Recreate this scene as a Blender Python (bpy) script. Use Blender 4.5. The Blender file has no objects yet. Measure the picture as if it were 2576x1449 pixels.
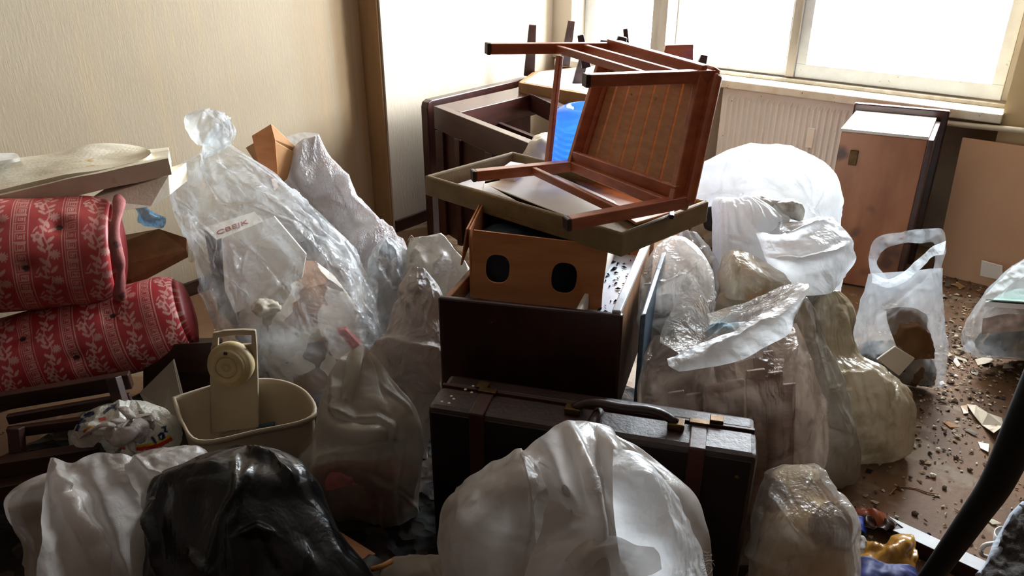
import bpy, math, random
import numpy as np
from mathutils import Vector, Matrix
random.seed(7); rng=np.random.default_rng(7)
SC=bpy.context.scene; COL=SC.collection

# ------------------------------------------------------------------ camera, sky, exposure
FPX=1950.0; PITCH=math.radians(25.35); H=1.62
FW=np.array([0.70162053,0.56957798,-0.42814666])
RT=np.array([0.63026683,-0.77637859,0.0])
UP=np.array([0.3324039,0.26984664,0.90370927])
HD=np.array([0.77638,0.63027,0.0]); EYE=np.array([0,0,H])
cd=bpy.data.cameras.new('camera'); cam=bpy.data.objects.new('camera',cd); COL.objects.link(cam)
cd.sensor_fit='HORIZONTAL'; cd.sensor_width=36.0; cd.lens=FPX/2576*36.0; cd.clip_start=.02
m=Matrix(((RT[0],UP[0],-FW[0],0),(RT[1],UP[1],-FW[1],0),(RT[2],UP[2],-FW[2],H),(0,0,0,1)))
cam.matrix_world=m; SC.camera=cam

wd=bpy.data.worlds.new('overcast_sky'); SC.world=wd; wd.use_nodes=True
bg=wd.node_tree.nodes['Background']; bg.inputs[0].default_value=(.86,.94,1.0,1); bg.inputs[1].default_value=58.0
vs=SC.view_settings; vs.view_transform='Standard'; vs.look='None'; vs.exposure=0.0; vs.gamma=1.0; vs.use_curve_mapping=False
cy=SC.cycles; cy.max_bounces=5; cy.diffuse_bounces=3; cy.glossy_bounces=3; cy.transparent_max_bounces=10; cy.transmission_bounces=4; cy.use_adaptive_sampling=True; cy.adaptive_threshold=.09; cy.caustics_reflective=False; cy.caustics_refractive=False
cy.use_denoising=True

# ------------------------------------------------------------------ picking points in the room
def ray(x,y): return FW+(x-1288)/FPX*RT-(y-724.5)/FPX*UP
def W(x,y,t):                       # point on the vertical plane t metres ahead
    d=ray(x,y); return EYE+d*(t/(d@HD))
def onz(x,y,z): d=ray(x,y); return EYE+d*((z-H)/d[2])
def ony(x,y,Y): d=ray(x,y); return EYE+d*(Y/d[1])
def onx(x,y,X): d=ray(x,y); return EYE+d*(X/d[0])
def proj(P):
    q=np.asarray(P)-EYE; z=q@FW
    return np.stack([1288+FPX*(q@RT)/z, 724.5-FPX*(q@UP)/z],-1)

# ------------------------------------------------------------------ numpy gradient noise
_perm=rng.permutation(256); _g=rng.normal(size=(256,3)); _g/=np.linalg.norm(_g,axis=1)[:,None]
def pn(P):
    P=np.asarray(P,float); i=np.floor(P).astype(int); f=P-i; u=f*f*f*(f*(f*6-15)+10)
    r=0
    for a in (0,1):
        for b in (0,1):
            for c in (0,1):
                h=_perm[(_perm[(_perm[(i[...,0]+a)&255]+i[...,1]+b)&255]+i[...,2]+c)&255]
                d=((f-np.array([a,b,c]))*_g[h]).sum(-1)
                w=(u[...,0] if a else 1-u[...,0])*(u[...,1] if b else 1-u[...,1])*(u[...,2] if c else 1-u[...,2])
                r=r+d*w
    return r
def crumple(P,octs=3,gain=.5):
    r=0; a=1.0
    for k in range(octs):
        Q=P*(2.03**k)+17.3*k
        r=r+a*(.32-np.abs(pn(Q)+.35*pn(Q*.53+5.1)))*2; a*=gain
    return r

def worley(P):
    """squared-distance cells: smooth dished facets meeting in sharp ridges, as in crumpled sheet"""
    P=np.asarray(P,float); i=np.floor(P).astype(int); f=P-i; best=np.full(P.shape[:-1],9.0)
    for a in (-1,0,1):
        for b in (-1,0,1):
            for c in (-1,0,1):
                h=_perm[(_perm[(_perm[(i[...,0]+a)&255]+i[...,1]+b)&255]+i[...,2]+c)&255]
                d=np.array([a,b,c])+.5+.42*_g[h]-f; best=np.minimum(best,(d**2).sum(-1))
    return best
def facets(P,seed=0.):
    w=np.stack([pn(P*.7+11+seed),pn(P*.7+37),pn(P*.7+71)],-1)*.8
    return worley(P+w)-.35+.45*(worley(P*2.1+w*2+5.5)-.35)
# ------------------------------------------------------------------ materials
def lin(h):
    h=h.lstrip('#'); c=[int(h[i:i+2],16)/255 for i in (0,2,4)]
    return tuple((x/12.92 if x<=.04045 else ((x+.055)/1.055)**2.4) for x in c)+(1,)
def nodes(name):
    m=bpy.data.materials.new(name); m.use_nodes=True; nt=m.node_tree
    for n in list(nt.nodes):
        if n.type!='OUTPUT_MATERIAL': nt.nodes.remove(n)
    return m,nt,[n for n in nt.nodes if n.type=='OUTPUT_MATERIAL'][0]
def N(nt,t,**k):
    n=nt.nodes.new(t)
    for a,b in k.items():
        if hasattr(n,a): setattr(n,a,b)
        else: n.inputs[a].default_value=b
    return n
def coord(nt,stretch=(1,1,1)):
    tc=N(nt,'ShaderNodeTexCoord'); mp=N(nt,'ShaderNodeMapping'); mp.inputs['Scale'].default_value=stretch
    nt.links.new(tc.outputs['Object'],mp.inputs[0]); return mp.outputs[0]
def noise(nt,vec,scale,detail=4,rough=.6,dist=0.0):
    n=N(nt,'ShaderNodeTexNoise'); n.inputs['Scale'].default_value=scale; n.inputs['Detail'].default_value=detail
    n.inputs['Roughness'].default_value=rough; n.inputs['Distortion'].default_value=dist
    nt.links.new(vec,n.inputs['Vector']); return n.outputs['Fac']
def ramp(nt,f,stops):
    r=N(nt,'ShaderNodeValToRGB'); e=r.color_ramp.elements
    while len(e)>1: e.remove(e[-1])
    e[0].position=stops[0][0]; e[0].color=stops[0][1]
    for p,c in stops[1:]:
        q=e.new(p); q.color=c
    nt.links.new(f,r.inputs[0]); return r.outputs[0]
def mixc(nt,f,a,b):
    x=N(nt,'ShaderNodeMix',data_type='RGBA')
    for s,v in ((x.inputs[0],f),(x.inputs[6],a),(x.inputs[7],b)):
        if hasattr(v,'links'): nt.links.new(v,s)
        else: s.default_value=v
    return x.outputs[2]
def bumpn(nt,h,strength,dist=.01,normal=None):
    b=N(nt,'ShaderNodeBump'); b.inputs['Strength'].default_value=strength; b.inputs['Distance'].default_value=dist
    nt.links.new(h,b.inputs['Height'])
    if normal is not None: nt.links.new(normal,b.inputs['Normal'])
    return b.outputs[0]
def G(v): return (v,v,v,1)

def solid(name,c1,c2=None,scale=6,stretch=(1,1,1),lo=.35,hi=.65,rough=.6,spec=.4,bump=.2,bscale=None,bdist=.004,metal=0,coat=0,detail=5,spots=None,dist=0.0):
    m,nt,out=nodes(name); v=coord(nt,stretch); p=N(nt,'ShaderNodeBsdfPrincipled')
    a=lin(c1); b=lin(c2 or c1); f=noise(nt,v,scale,detail,.6,dist)
    col=ramp(nt,f,[(lo,a),(hi,b)])
    if spots:
        sc,cc,th=spots; s=noise(nt,coord(nt),sc,3)
        col=mixc(nt,ramp(nt,s,[(th,G(0)),(th+.06,G(1))]),col,lin(cc))
    nt.links.new(col,p.inputs['Base Color']); p.inputs['Roughness'].default_value=rough; p.inputs['Metallic'].default_value=metal
    p.inputs['Specular IOR Level'].default_value=spec; p.inputs['Coat Weight'].default_value=coat; p.inputs['Coat Roughness'].default_value=.25
    if bump: nt.links.new(bumpn(nt,noise(nt,v,bscale or scale*4,6,.65),bump,bdist),p.inputs['Normal'])
    nt.links.new(p.outputs[0],out.inputs[0]); return m

def film(name,c1,c2=None,clear=.2,rough=.3,transl=.4,spec=.6,wr=14,stretch=(1,1,1),bump=.5,bdist=.01,fine=90,finestretch=(1,1,1),fineb=.2,stain=None,cvar=.12,attr=False,crk=.35,coat=.3):
    """thin plastic or woven sheet: partly clear, partly scattering, glossy, finely wrinkled"""
    m,nt,out=nodes(name); v=coord(nt); vw=coord(nt,stretch)
    col=ramp(nt,noise(nt,v,5,2),[(.35,lin(c1)),(.65,lin(c2 or c1))])
    if stain: col=mixc(nt,ramp(nt,noise(nt,v,stain[0],5),[(stain[2],G(0)),(stain[2]+.12,G(1))]),col,lin(stain[1]))
    if attr:
        a=N(nt,'ShaderNodeAttribute',attribute_name='Col'); col=a.outputs['Color']
    w=noise(nt,vw,wr,3,.62,.6); ab=N(nt,'ShaderNodeMath',operation='ABSOLUTE'); sb=N(nt,'ShaderNodeMath',operation='SUBTRACT'); sb.inputs[1].default_value=.5
    nt.links.new(w,sb.inputs[0]); nt.links.new(sb.outputs[0],ab.inputs[0])
    n1=bumpn(nt,ab.outputs[0],bump,bdist*4)
    wn=N(nt,'ShaderNodeTexNoise'); wn.inputs['Scale'].default_value=wr*.6; wn.inputs['Detail'].default_value=1; nt.links.new(v,wn.inputs['Vector'])
    wv=N(nt,'ShaderNodeVectorMath',operation='MULTIPLY_ADD'); wv.inputs[1].default_value=(1.2/wr,)*3; nt.links.new(wn.outputs['Color'],wv.inputs[0]); nt.links.new(vw,wv.inputs[2])
    vo=N(nt,'ShaderNodeTexVoronoi'); vo.inputs['Scale'].default_value=wr*2.4; vo.inputs['Detail'].default_value=1; vo.inputs['Roughness'].default_value=.6; nt.links.new(wv.outputs[0],vo.inputs['Vector'])
    n1=bumpn(nt,vo.outputs['Distance'],bump*crk,bdist*2.2,n1)
    pv=N(nt,'ShaderNodeTexVoronoi'); pv.inputs['Scale'].default_value=wr*9; nt.links.new(wv.outputs[0],pv.inputs['Vector'])
    pm=N(nt,'ShaderNodeMath',operation='MULTIPLY'); nt.links.new(pv.outputs['Distance'],pm.inputs[0]); nt.links.new(ramp(nt,noise(nt,v,7,2),[(.5,G(0)),(.62,G(1))]),pm.inputs[1])
    n1=bumpn(nt,pm.outputs[0],bump*.7,bdist*.8,n1)
    n2=bumpn(nt,noise(nt,coord(nt,finestretch),fine,2,.7),fineb,.003,n1)
    p=N(nt,'ShaderNodeBsdfPrincipled'); p.inputs['Roughness'].default_value=rough; p.inputs['Specular IOR Level'].default_value=spec
    t=N(nt,'ShaderNodeBsdfTranslucent'); tr=N(nt,'ShaderNodeBsdfTransparent')
    nt.links.new(col,p.inputs['Base Color']); nt.links.new(col,t.inputs[0]); nt.links.new(n2,p.inputs['Normal']); nt.links.new(n2,t.inputs['Normal']); p.inputs['Coat Weight'].default_value=coat; p.inputs['Coat Roughness'].default_value=rough*.5; nt.links.new(n2,p.inputs['Coat Normal'])
    m1=N(nt,'ShaderNodeMixShader'); m1.inputs[0].default_value=transl; nt.links.new(p.outputs[0],m1.inputs[1]); nt.links.new(t.outputs[0],m1.inputs[2])
    m2=N(nt,'ShaderNodeMixShader')
    lo=max(0,clear-cvar); hi=min(1,clear+cvar)
    f=ramp(nt,noise(nt,v,9,2,.6,.5),[(.35,G(lo)),(.65,G(hi))]); nt.links.new(f,m2.inputs[0])
    nt.links.new(m1.outputs[0],m2.inputs[1]); nt.links.new(tr.outputs[0],m2.inputs[2]); nt.links.new(m2.outputs[0],out.inputs[0])
    return m
def attrmat(name,rough=.7,bump=.2,bscale=300,spec=.3,dirt=None):
    m,nt,out=nodes(name); v=coord(nt); p=N(nt,'ShaderNodeBsdfPrincipled'); a=N(nt,'ShaderNodeAttribute',attribute_name='Col'); col=a.outputs['Color']
    if dirt: col=mixc(nt,ramp(nt,noise(nt,v,dirt[0],5),[(dirt[2],G(0)),(dirt[2]+.18,G(dirt[3]))]),col,lin(dirt[1]))
    nt.links.new(col,p.inputs['Base Color']); p.inputs['Roughness'].default_value=rough; p.inputs['Specular IOR Level'].default_value=spec
    nt.links.new(bumpn(nt,noise(nt,v,bscale,3),bump,.002),p.inputs['Normal']); nt.links.new(p.outputs[0],out.inputs[0]); return m
def rubbish(name,cols,scale=9,dark=.5,rough=.8):
    m,nt,out=nodes(name); v=coord(nt); vo=N(nt,'ShaderNodeTexVoronoi'); vo.inputs['Scale'].default_value=scale
    n=N(nt,'ShaderNodeTexNoise'); n.inputs['Scale'].default_value=6; nt.links.new(v,n.inputs['Vector'])
    va=N(nt,'ShaderNodeVectorMath',operation='MULTIPLY_ADD'); va.inputs[1].default_value=(.25,.25,.25); nt.links.new(n.outputs['Color'],va.inputs[0]); nt.links.new(v,va.inputs[2])
    nt.links.new(va.outputs[0],vo.inputs['Vector']); sp=N(nt,'ShaderNodeSeparateColor'); nt.links.new(vo.outputs['Color'],sp.inputs[0])
    k=len(cols); r=ramp(nt,sp.outputs[0],[(i/k,lin(c)) for i,c in enumerate(cols)]); 
    nt.nodes[-1].color_ramp.interpolation='CONSTANT'
    p=N(nt,'ShaderNodeBsdfPrincipled'); p.inputs['Roughness'].default_value=rough; p.inputs['Specular IOR Level'].default_value=.15; nt.links.new(r,p.inputs['Base Color'])
    nt.links.new(bumpn(nt,vo.outputs['Distance'],.6,.03),p.inputs['Normal']); nt.links.new(p.outputs[0],out.inputs[0]); return m

# ------------------------------------------------------------------ object helpers
def link(o,parent=None):
    COL.objects.link(o)
    if parent is not None:
        o.parent=parent
        if parent.type=='EMPTY': o.matrix_parent_inverse=Matrix.Translation(-Vector(parent.location))
    return o
def tag(o,label=None,cat=None,group=None,kind=None):
    for k,v in (('label',label),('category',cat),('group',group),('kind',kind)):
        if v: o[k]=v
    return o
def thing(name,label,cat,loc,group=None):
    o=bpy.data.objects.new(name,None); o.empty_display_size=.05; o.location=Vector([float(q) for q in loc]); COL.objects.link(o)
    return tag(o,label,cat,group)
def mk(name,v,f,mat,parent=None,smooth=False,bev=0,cols=None,segs=2):
    me=bpy.data.meshes.new(name); v=np.asarray(v,float)
    if isinstance(f,np.ndarray):
        n=len(f); k=f.shape[1]
        me.vertices.add(len(v)); me.vertices.foreach_set('co',v.ravel()); me.loops.add(n*k); me.loops.foreach_set('vertex_index',f.ravel().astype(np.int32))
        me.polygons.add(n); me.polygons.foreach_set('loop_start',np.arange(0,n*k,k,dtype=np.int32)); me.update(calc_edges=True); me.validate()
    else: me.from_pydata([tuple(p) for p in v],[],[tuple(q) for q in f]); me.validate()
    if cols is not None:
        a=me.color_attributes.new('Col','FLOAT_COLOR','POINT'); c=np.ones((len(v),4),np.float32); c[:,:3]=cols; a.data.foreach_set('color',c.ravel())
    me.materials.append(mat)
    if smooth: me.polygons.foreach_set('use_smooth',np.ones(len(me.polygons),bool))
    o=bpy.data.objects.new(name,me); link(o,parent)
    if bev:
        b=o.modifiers.new('bevel','BEVEL'); b.width=bev; b.segments=segs; b.limit_method='ANGLE'; b.angle_limit=.6
    me.update(); return o
BOXF=[(0,3,2,1),(4,5,6,7),(0,1,5,4),(1,2,6,5),(2,3,7,6),(3,0,4,7)]
def box8(name,bot,top,mat,parent=None,bev=.003): return mk(name,list(bot)+list(top),BOXF,mat,parent,bev=bev)
def aabox(name,a,b,mat,parent=None,bev=.003):
    x0,y0,z0=a; x1,y1,z1=b
    return box8(name,[(x0,y0,z0),(x1,y0,z0),(x1,y1,z0),(x0,y1,z0)],[(x0,y0,z1),(x1,y0,z1),(x1,y1,z1),(x0,y1,z1)],mat,parent,bev)
def unit(a): a=np.asarray(a,float); return a/np.linalg.norm(a)
def bar(name,p,q,w,h,mat,parent=None,up=(0,0,1),w2=None,h2=None,bev=.003):
    p=np.asarray(p,float); q=np.asarray(q,float); d=unit(q-p); s=np.cross(d,up); s=unit(s) if np.linalg.norm(s)>1e-6 else np.array([1.,0,0]); u=np.cross(s,d)
    w2=w2 or w; h2=h2 or h
    r=lambda c,w,h:[c-s*w/2-u*h/2,c+s*w/2-u*h/2,c+s*w/2+u*h/2,c-s*w/2+u*h/2]
    return mk(name,r(p,w,h)+r(q,w2,h2),BOXF,mat,parent,bev=bev)
def prism(name,poly,ext,mat,parent=None,bev=.002):
    n=len(poly); a=[np.asarray(p,float) for p in poly]; b=[p+np.asarray(ext) for p in a]
    f=[tuple(range(n))[::-1],tuple(range(n,2*n))]+[(i,(i+1)%n,n+(i+1)%n,n+i) for i in range(n)]
    o=mk(name,a+b,f,mat,parent,bev=bev)
    import bmesh
    bm=bmesh.new(); bm.from_mesh(o.data); bmesh.ops.recalc_face_normals(bm,faces=bm.faces); bm.to_mesh(o.data); bm.free(); return o
def cubic(P,n):
    P=np.asarray(P,float); k=len(P)
    seg=np.linalg.norm(np.diff(P[:,:3],axis=0),axis=1)+1e-6; s=np.concatenate([[0],np.cumsum(seg)])
    T=np.gradient(P,s,axis=0) if k>2 else np.repeat((P[1:]-P[:-1])/seg[:,None],2,axis=0)
    x=np.linspace(0,s[-1],n); i=np.clip(np.searchsorted(s,x,side='right')-1,0,k-2); h=seg[i]; u=(x-s[i])/h; u=u[:,None]; h=h[:,None]
    return (2*u**3-3*u**2+1)*P[i]+(u**3-2*u**2+u)*h*T[i]+(-2*u**3+3*u**2)*P[i+1]+(u**3-u**2)*h*T[i+1]
def tube(name,pts,r,mat,parent=None,n=10,res=None,flat=1.0):
    pts=np.asarray(pts,float); C=cubic(pts,res) if res else pts; k=len(C); T=np.gradient(C,axis=0); T/=np.linalg.norm(T,axis=1)[:,None]
    ref=np.array([0,0,1.]) if abs(T[0,2])<.9 else np.array([1.,0,0]); v=[]
    rr=np.interp(np.linspace(0,1,k),np.linspace(0,1,len(r)),r) if hasattr(r,'__len__') else np.full(k,r)
    for c,t,q in zip(C,T,rr):
        s=unit(np.cross(t,ref)); u=np.cross(s,t)
        v+= [c+q*(math.cos(a)*s+flat*math.sin(a)*u) for a in np.linspace(0,2*math.pi,n,endpoint=False)]
    f=[(i*n+j,i*n+(j+1)%n,(i+1)*n+(j+1)%n,(i+1)*n+j) for i in range(k-1) for j in range(n)]+[tuple(range(n))[::-1],tuple(range((k-1)*n,k*n))]
    return mk(name,v,f,mat,parent,smooth=True)
def lathe(name,base,axis,prof,mat,parent=None,n=32,cap=True):
    a=unit(axis); s=unit(np.cross(a,[.3,.5,.81])); u=np.cross(a,s); v=[]
    for r,h in prof: v+=[np.asarray(base)+a*h+r*(math.cos(q)*s+math.sin(q)*u) for q in np.linspace(0,2*math.pi,n,endpoint=False)]
    k=len(prof); f=[(i*n+j,i*n+(j+1)%n,(i+1)*n+(j+1)%n,(i+1)*n+j) for i in range(k-1) for j in range(n)]
    if cap: f+=[tuple(range(n))[::-1],tuple(range((k-1)*n,k*n))]
    return mk(name,v,f,mat,parent,smooth=True)
def ridge(P,Nn,creases):
    """real folds: push the surface out along picked polylines; separate falloff on the two sides"""
    if not creases: return 0
    px=proj(P); toc=EYE-P; toc/=np.linalg.norm(toc,axis=-1,keepdims=True); fr=np.clip((Nn*toc).sum(-1)*1.6,0,1); D=np.zeros(P.shape[:-1])
    for pts,amp,wl,wr in creases:
        best=np.full(D.shape,1e9); side=np.zeros(D.shape); pts=np.asarray(pts,float); tot=len(pts)-1; tt=np.zeros(D.shape)
        for i in range(tot):
            a=pts[i]; d=pts[i+1]-a; L=d@d; q=px-a; u=np.clip((q@d)/L,0,1); e=q-u[...,None]*d; r=np.sqrt((e**2).sum(-1)); mk_=r<best
            cr=d[0]*q[...,1]-d[1]*q[...,0]; side=np.where(mk_,cr,side); tt=np.where(mk_,(i+u)/tot,tt); best=np.where(mk_,r,best)
        w=np.where(side>0,wr,wl); g=np.clip(1-best/w,0,1); D+=amp*g**1.4*np.clip(np.minimum(tt,1-tt)*5+.25,0,1)
    return D*fr
def buckle(P,eu,ev,wrap=True,it=70,ka=.012,dmax=.035,kb=.12,seed=0,keep=None,sag=0.0):
    """give the sheet more cloth than its outline needs and let it buckle into folds (position-based relaxation)"""
    P=P.copy(); P0=P.copy(); Nn=gnorm(P,wrap); nv,nu=P.shape[:2]
    sp=np.linalg.norm(P[1:]-P[:-1],axis=-1).mean()
    P+=Nn*(sp*.5*pn(P0/(sp*2.3)+seed)+sp*.35*pn(P0/(sp*5)+seed*2+7))[...,None]
    R=lambda A,k:np.roll(A,-k,1)
    def mk_(di,dj,rest):
        return (di,dj,rest)
    def diff(A,di,dj):
        B=R(A,dj) if dj else A
        return B[di:]-A[:nv-di] if di else B-A
    L=lambda di,dj:np.linalg.norm(diff(P0,di,dj),axis=-1)
    cons=[(0,1,L(0,1)*(1+eu),.45),(1,0,L(1,0)*(1+ev),.45),(1,1,L(1,1)*(1+(eu+ev)/2),.25),(1,-1,L(1,-1)*(1+(eu+ev)/2),.25),(0,2,L(0,2)*(1+eu*.55),kb),(2,0,L(2,0)*(1+ev*.55),kb)]
    cap=np.clip(np.linalg.norm(P0-P0.mean(1,keepdims=True),axis=-1)*.55,.004,dmax)
    for n in range(it):
        D=np.zeros_like(P)
        for di,dj,rest,k in cons:
            d=diff(P,di,dj); l=np.linalg.norm(d,axis=-1)+1e-9; g=(k*.5*(l-rest)/l)[...,None]*d
            if not wrap:
                if dj>0: g[:,nu-dj:]=0
                elif dj<0: g[:,:-dj]=0
            if di: D[:nv-di]+=g; D[di:]-=np.roll(g,dj,1) if dj else g
            else: D+=g; D-=np.roll(g,dj,1)
        P+=D; P[...,2]-=sag*sp
        e=P-P0; P-=e*ka; e=P-P0; l=np.linalg.norm(e,axis=-1)+1e-9; P=P0+e*(np.minimum(l,cap)/l)[...,None]
    return P
def upsample(P,nv,nu,wrap=True):
    v0,u0=P.shape[:2]
    def res(A,n,w):
        m=A.shape[0]; x=np.linspace(0,m if w else m-1,n,endpoint=not w); i=np.floor(x).astype(int); f=(x-i)[:,None,None]
        g=(lambda k:A[(i+k)%m]) if w else (lambda k:A[np.clip(i+k,0,m-1)])
        a,b,c,d=g(-1),g(0),g(1),g(2)
        return b+.5*f*(c-a+f*(2*a-5*b+4*c-d+f*(3*(b-c)+d-a)))
    Q=res(P,nv,False); return res(Q.transpose(1,0,2),nu,wrap).transpose(1,0,2)
def gridf(nv,nu,wrap=True,off=0):
    i=np.arange(nv-1)[:,None]; j=np.arange(nu if wrap else nu-1)[None,:]; j2=(j+1)%nu
    return np.stack([i*nu+j,i*nu+j2,(i+1)*nu+j2,(i+1)*nu+j],-1).reshape(-1,4)+off
def gnorm(P,wrap=True):
    du=np.roll(P,-1,1)-np.roll(P,1,1) if wrap else np.gradient(P,axis=1); dv=np.gradient(P,axis=0); n=np.cross(du,dv); return n/(np.linalg.norm(n,axis=-1,keepdims=True)+1e-12)
def sack(name,rows,mat,parent=None,ratio=.7,amp=.012,freq=9,octs=3,pleat=0.0,pfreq=5,creases=(),seed=0,step=6,top='close',bottom='close',sq=1.0,shrink=1.0,colfn=None,big=0.0,fac=.08,fz=.5,ex=(.07,.0),cell=.034,kb=.2,it=50,sag=0.0,dmax=.03,lines=40,lamp=.012,lw=.024,lang=.4):
    R=np.array([list(r)+([ratio] if len(r)==5 else []) for r in rows],float)
    L=np.array([W(r[0],r[1],r[4]) for r in R]); Q=np.array([W(r[2],r[3],r[4]) for r in R])
    C=(L+Q)/2; A=(Q-L)/2*shrink
    pxw=np.abs(R[:,2]-R[:,0]).max(); pxl=np.hypot(np.diff(R[:,0]+R[:,2])/2,np.diff(R[:,1]+R[:,3])/2).sum()
    nu=int(np.clip(pxw*2.6/step,36,420)); nv=int(np.clip(pxl/step,24,260))
    X=cubic(np.concatenate([C,A,R[:,5:6]],1),nv); C=X[:,:3]; A=X[:,3:6]; ra=X[:,6]
    T=np.gradient(C,axis=0); T/=np.linalg.norm(T,axis=1)[:,None]+1e-9
    B=C-EYE; B/=np.linalg.norm(B,axis=1)[:,None]+1e-9; B*=np.linalg.norm(A,axis=1)[:,None]*ra[:,None]
    th=np.linspace(0,2*np.pi,nu,endpoint=False); c=np.sign(np.cos(th))*np.abs(np.cos(th))**sq; s=np.sign(np.sin(th))*np.abs(np.sin(th))**sq
    P=C[:,None]+c[None,:,None]*A[:,None]+s[None,:,None]*B[:,None]
    if ex:
        per=np.linalg.norm(np.diff(P,axis=1),axis=-1).sum(1).max(); ln=np.linalg.norm(np.diff(C,axis=0),axis=1).sum()
        cu=int(np.clip(per/cell,24,150)); cv=int(np.clip(ln/cell,10,110)); ii=np.linspace(0,nv-1,cv).round().astype(int); Pc=upsample(P[ii],cv,cu)
        Pb=buckle(Pc,ex[0],ex[1],it=it,kb=kb,seed=seed+.37,sag=sag,dmax=dmax); P=P+upsample(Pb-Pc,nv,nu)
    Nn=gnorm(P); o=np.sign((Nn*(P-C[:,None])).sum(-1).mean()); Nn*=o
    sd=np.array([seed*3.7,seed*1.3,seed*2.1]); D=np.zeros(P.shape[:2])
    sc=np.clip(np.linalg.norm(A,axis=1)/np.linalg.norm(A,axis=1).max(),.25,1)[:,None]
    if big: D+=big*pn(P*4+sd)
    if lines:
        rg=np.random.default_rng(int(seed)+100); Lu=np.linalg.norm(np.roll(P,-1,1)-P,axis=-1).sum(1); U=(th/(2*np.pi))[None]*Lu.max(); vv=np.concatenate([[0],np.cumsum(np.linalg.norm(np.diff(C,axis=0),axis=1))]); Vv=vv[:,None]+0*U; U=U+0*Vv; Lm=Lu.max()
        for q in range(lines):
            u0=rg.uniform(0,Lm); v0=rg.uniform(0,vv[-1]*1.02); a=rg.normal(0,lang)+(1.2 if rg.random()<.12 else 0); hl=rg.uniform(.08,.3)*max(.5,vv[-1]); ca,sa=math.cos(a),math.sin(a)
            du=(U-u0+Lm/2)%Lm-Lm/2; dv=Vv-v0; al=dv*ca+du*sa; ac=du*ca-dv*sa+.15*hl*np.sin(al/hl*1.3+q)
            w1=lw*rg.uniform(.25,1.4); w2=lw*rg.uniform(.25,1.4); g=np.clip(1-np.abs(ac)/np.where(ac>0,w1,w2),0,1)
            D+=lamp*rg.uniform(.4,1.3)*(1 if rg.random()<.72 else -.8)*sc*g**1.25*np.clip(1-(al/hl)**2,0,1)
    if amp: D+=amp*sc*(.45*crumple(P*freq+sd,octs)+fac*1.5*facets(P*np.array([1,1,fz])*freq*1.1+sd))
    if pleat:
        v=np.linspace(0,1,nv)[:,None]; q=np.stack([np.cos(th)[None]*pfreq+0*v,np.sin(th)[None]*pfreq+0*v,v*1.5+0*th[None]],-1)
        D+=pleat*sc*crumple(q+sd,2)
    D=D+ridge(P,Nn,creases)
    P=P+Nn*D[...,None]
    P[...,2]=np.where(P[...,2]<.012,.004+.008*np.exp(np.clip(P[...,2]-.012,-2,0)*20),P[...,2])
    V=P.reshape(-1,3); F=[gridf(nv,nu)]
    def capring(V,F,first):
        ring=(0 if first else (nv-1)*nu); c0=P[0 if first else -1].mean(0); base=len(V); rr=P[0 if first else -1]
        add=[]
        for k in (.6,.2,.01): add.append(c0+(rr-c0)*k+ (1-k)*0)
        V=np.concatenate([V]+add); ids=[np.arange(ring,ring+nu)]+[np.arange(base+i*nu,base+(i+1)*nu) for i in range(3)]
        for a,b in zip(ids[:-1],ids[1:]): F.append(np.stack([a,np.roll(a,-1),np.roll(b,-1),b],-1))
        return V,F
    if bottom=='close': V,F=capring(V,F,True)
    if top=='close': V,F=capring(V,F,False)
    return mk(name,V,np.concatenate(F),mat,parent,smooth=True,cols=colfn(V) if colfn else None)
def sheet(name,ctrl,mat,parent=None,amp=.006,freq=14,octs=3,seed=0,step=5,creases=(),thick=0,ragged=0.0,colfn=None,ex=(.06,.03),cell=.022):
    """curved sheet through a grid of picked points (x,y,t)"""
    G_=np.array([[W(*p) for p in row] for row in ctrl]); px=proj(G_)
    nu=int(np.clip(np.linalg.norm(np.diff(px,axis=1),axis=-1).sum(1).max()/step,10,260)); nv=int(np.clip(np.linalg.norm(np.diff(px,axis=0),axis=-1).sum(0).max()/step,10,260))
    A=np.stack([cubic(r,nu) for r in G_]); P=np.stack([cubic(A[:,j],nv) for j in range(nu)],1)
    if ex:
        cu=int(np.clip(np.linalg.norm(np.diff(P,axis=1),axis=-1).sum(1).max()/cell,8,90)); cv=int(np.clip(np.linalg.norm(np.diff(P,axis=0),axis=-1).sum(0).max()/cell,8,90))
        Pc=upsample(P,cv,cu,False); P=P+upsample(buckle(Pc,ex[0],ex[1],wrap=False,it=50,seed=seed+.61,dmax=.02)-Pc,nv,nu,False)
    Nn=gnorm(P,False); s=np.sign((Nn*(EYE-P)).sum(-1).mean()); Nn*=s
    sd=np.array([seed*3.1,seed*1.9,seed*2.3]); P=P+Nn*(amp*(.6*crumple(P*freq+sd,octs)+.3*facets(P*freq+sd))+ridge(P,Nn,creases))[...,None]
    if ragged:
        w=np.zeros((nv,nu)); 
        e=pn(np.stack([np.arange(nu)*.35,np.full(nu,seed*1.),np.zeros(nu)],-1))*ragged; dv=unit((P[0]-P[min(4,nv-1)]).mean(0)); P[0]+=e[:,None]*dv
    o=mk(name,P.reshape(-1,3),gridf(nv,nu,False),mat,parent,smooth=True,cols=colfn(P.reshape(-1,3)) if colfn else None)
    if thick:
        m=o.modifiers.new('solid','SOLIDIFY'); m.thickness=thick; m.offset=0
    return o
def loc_of(rows): r=rows[0]; return (W(r[0],r[1],r[4])+W(r[2],r[3],r[4]))/2

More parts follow.
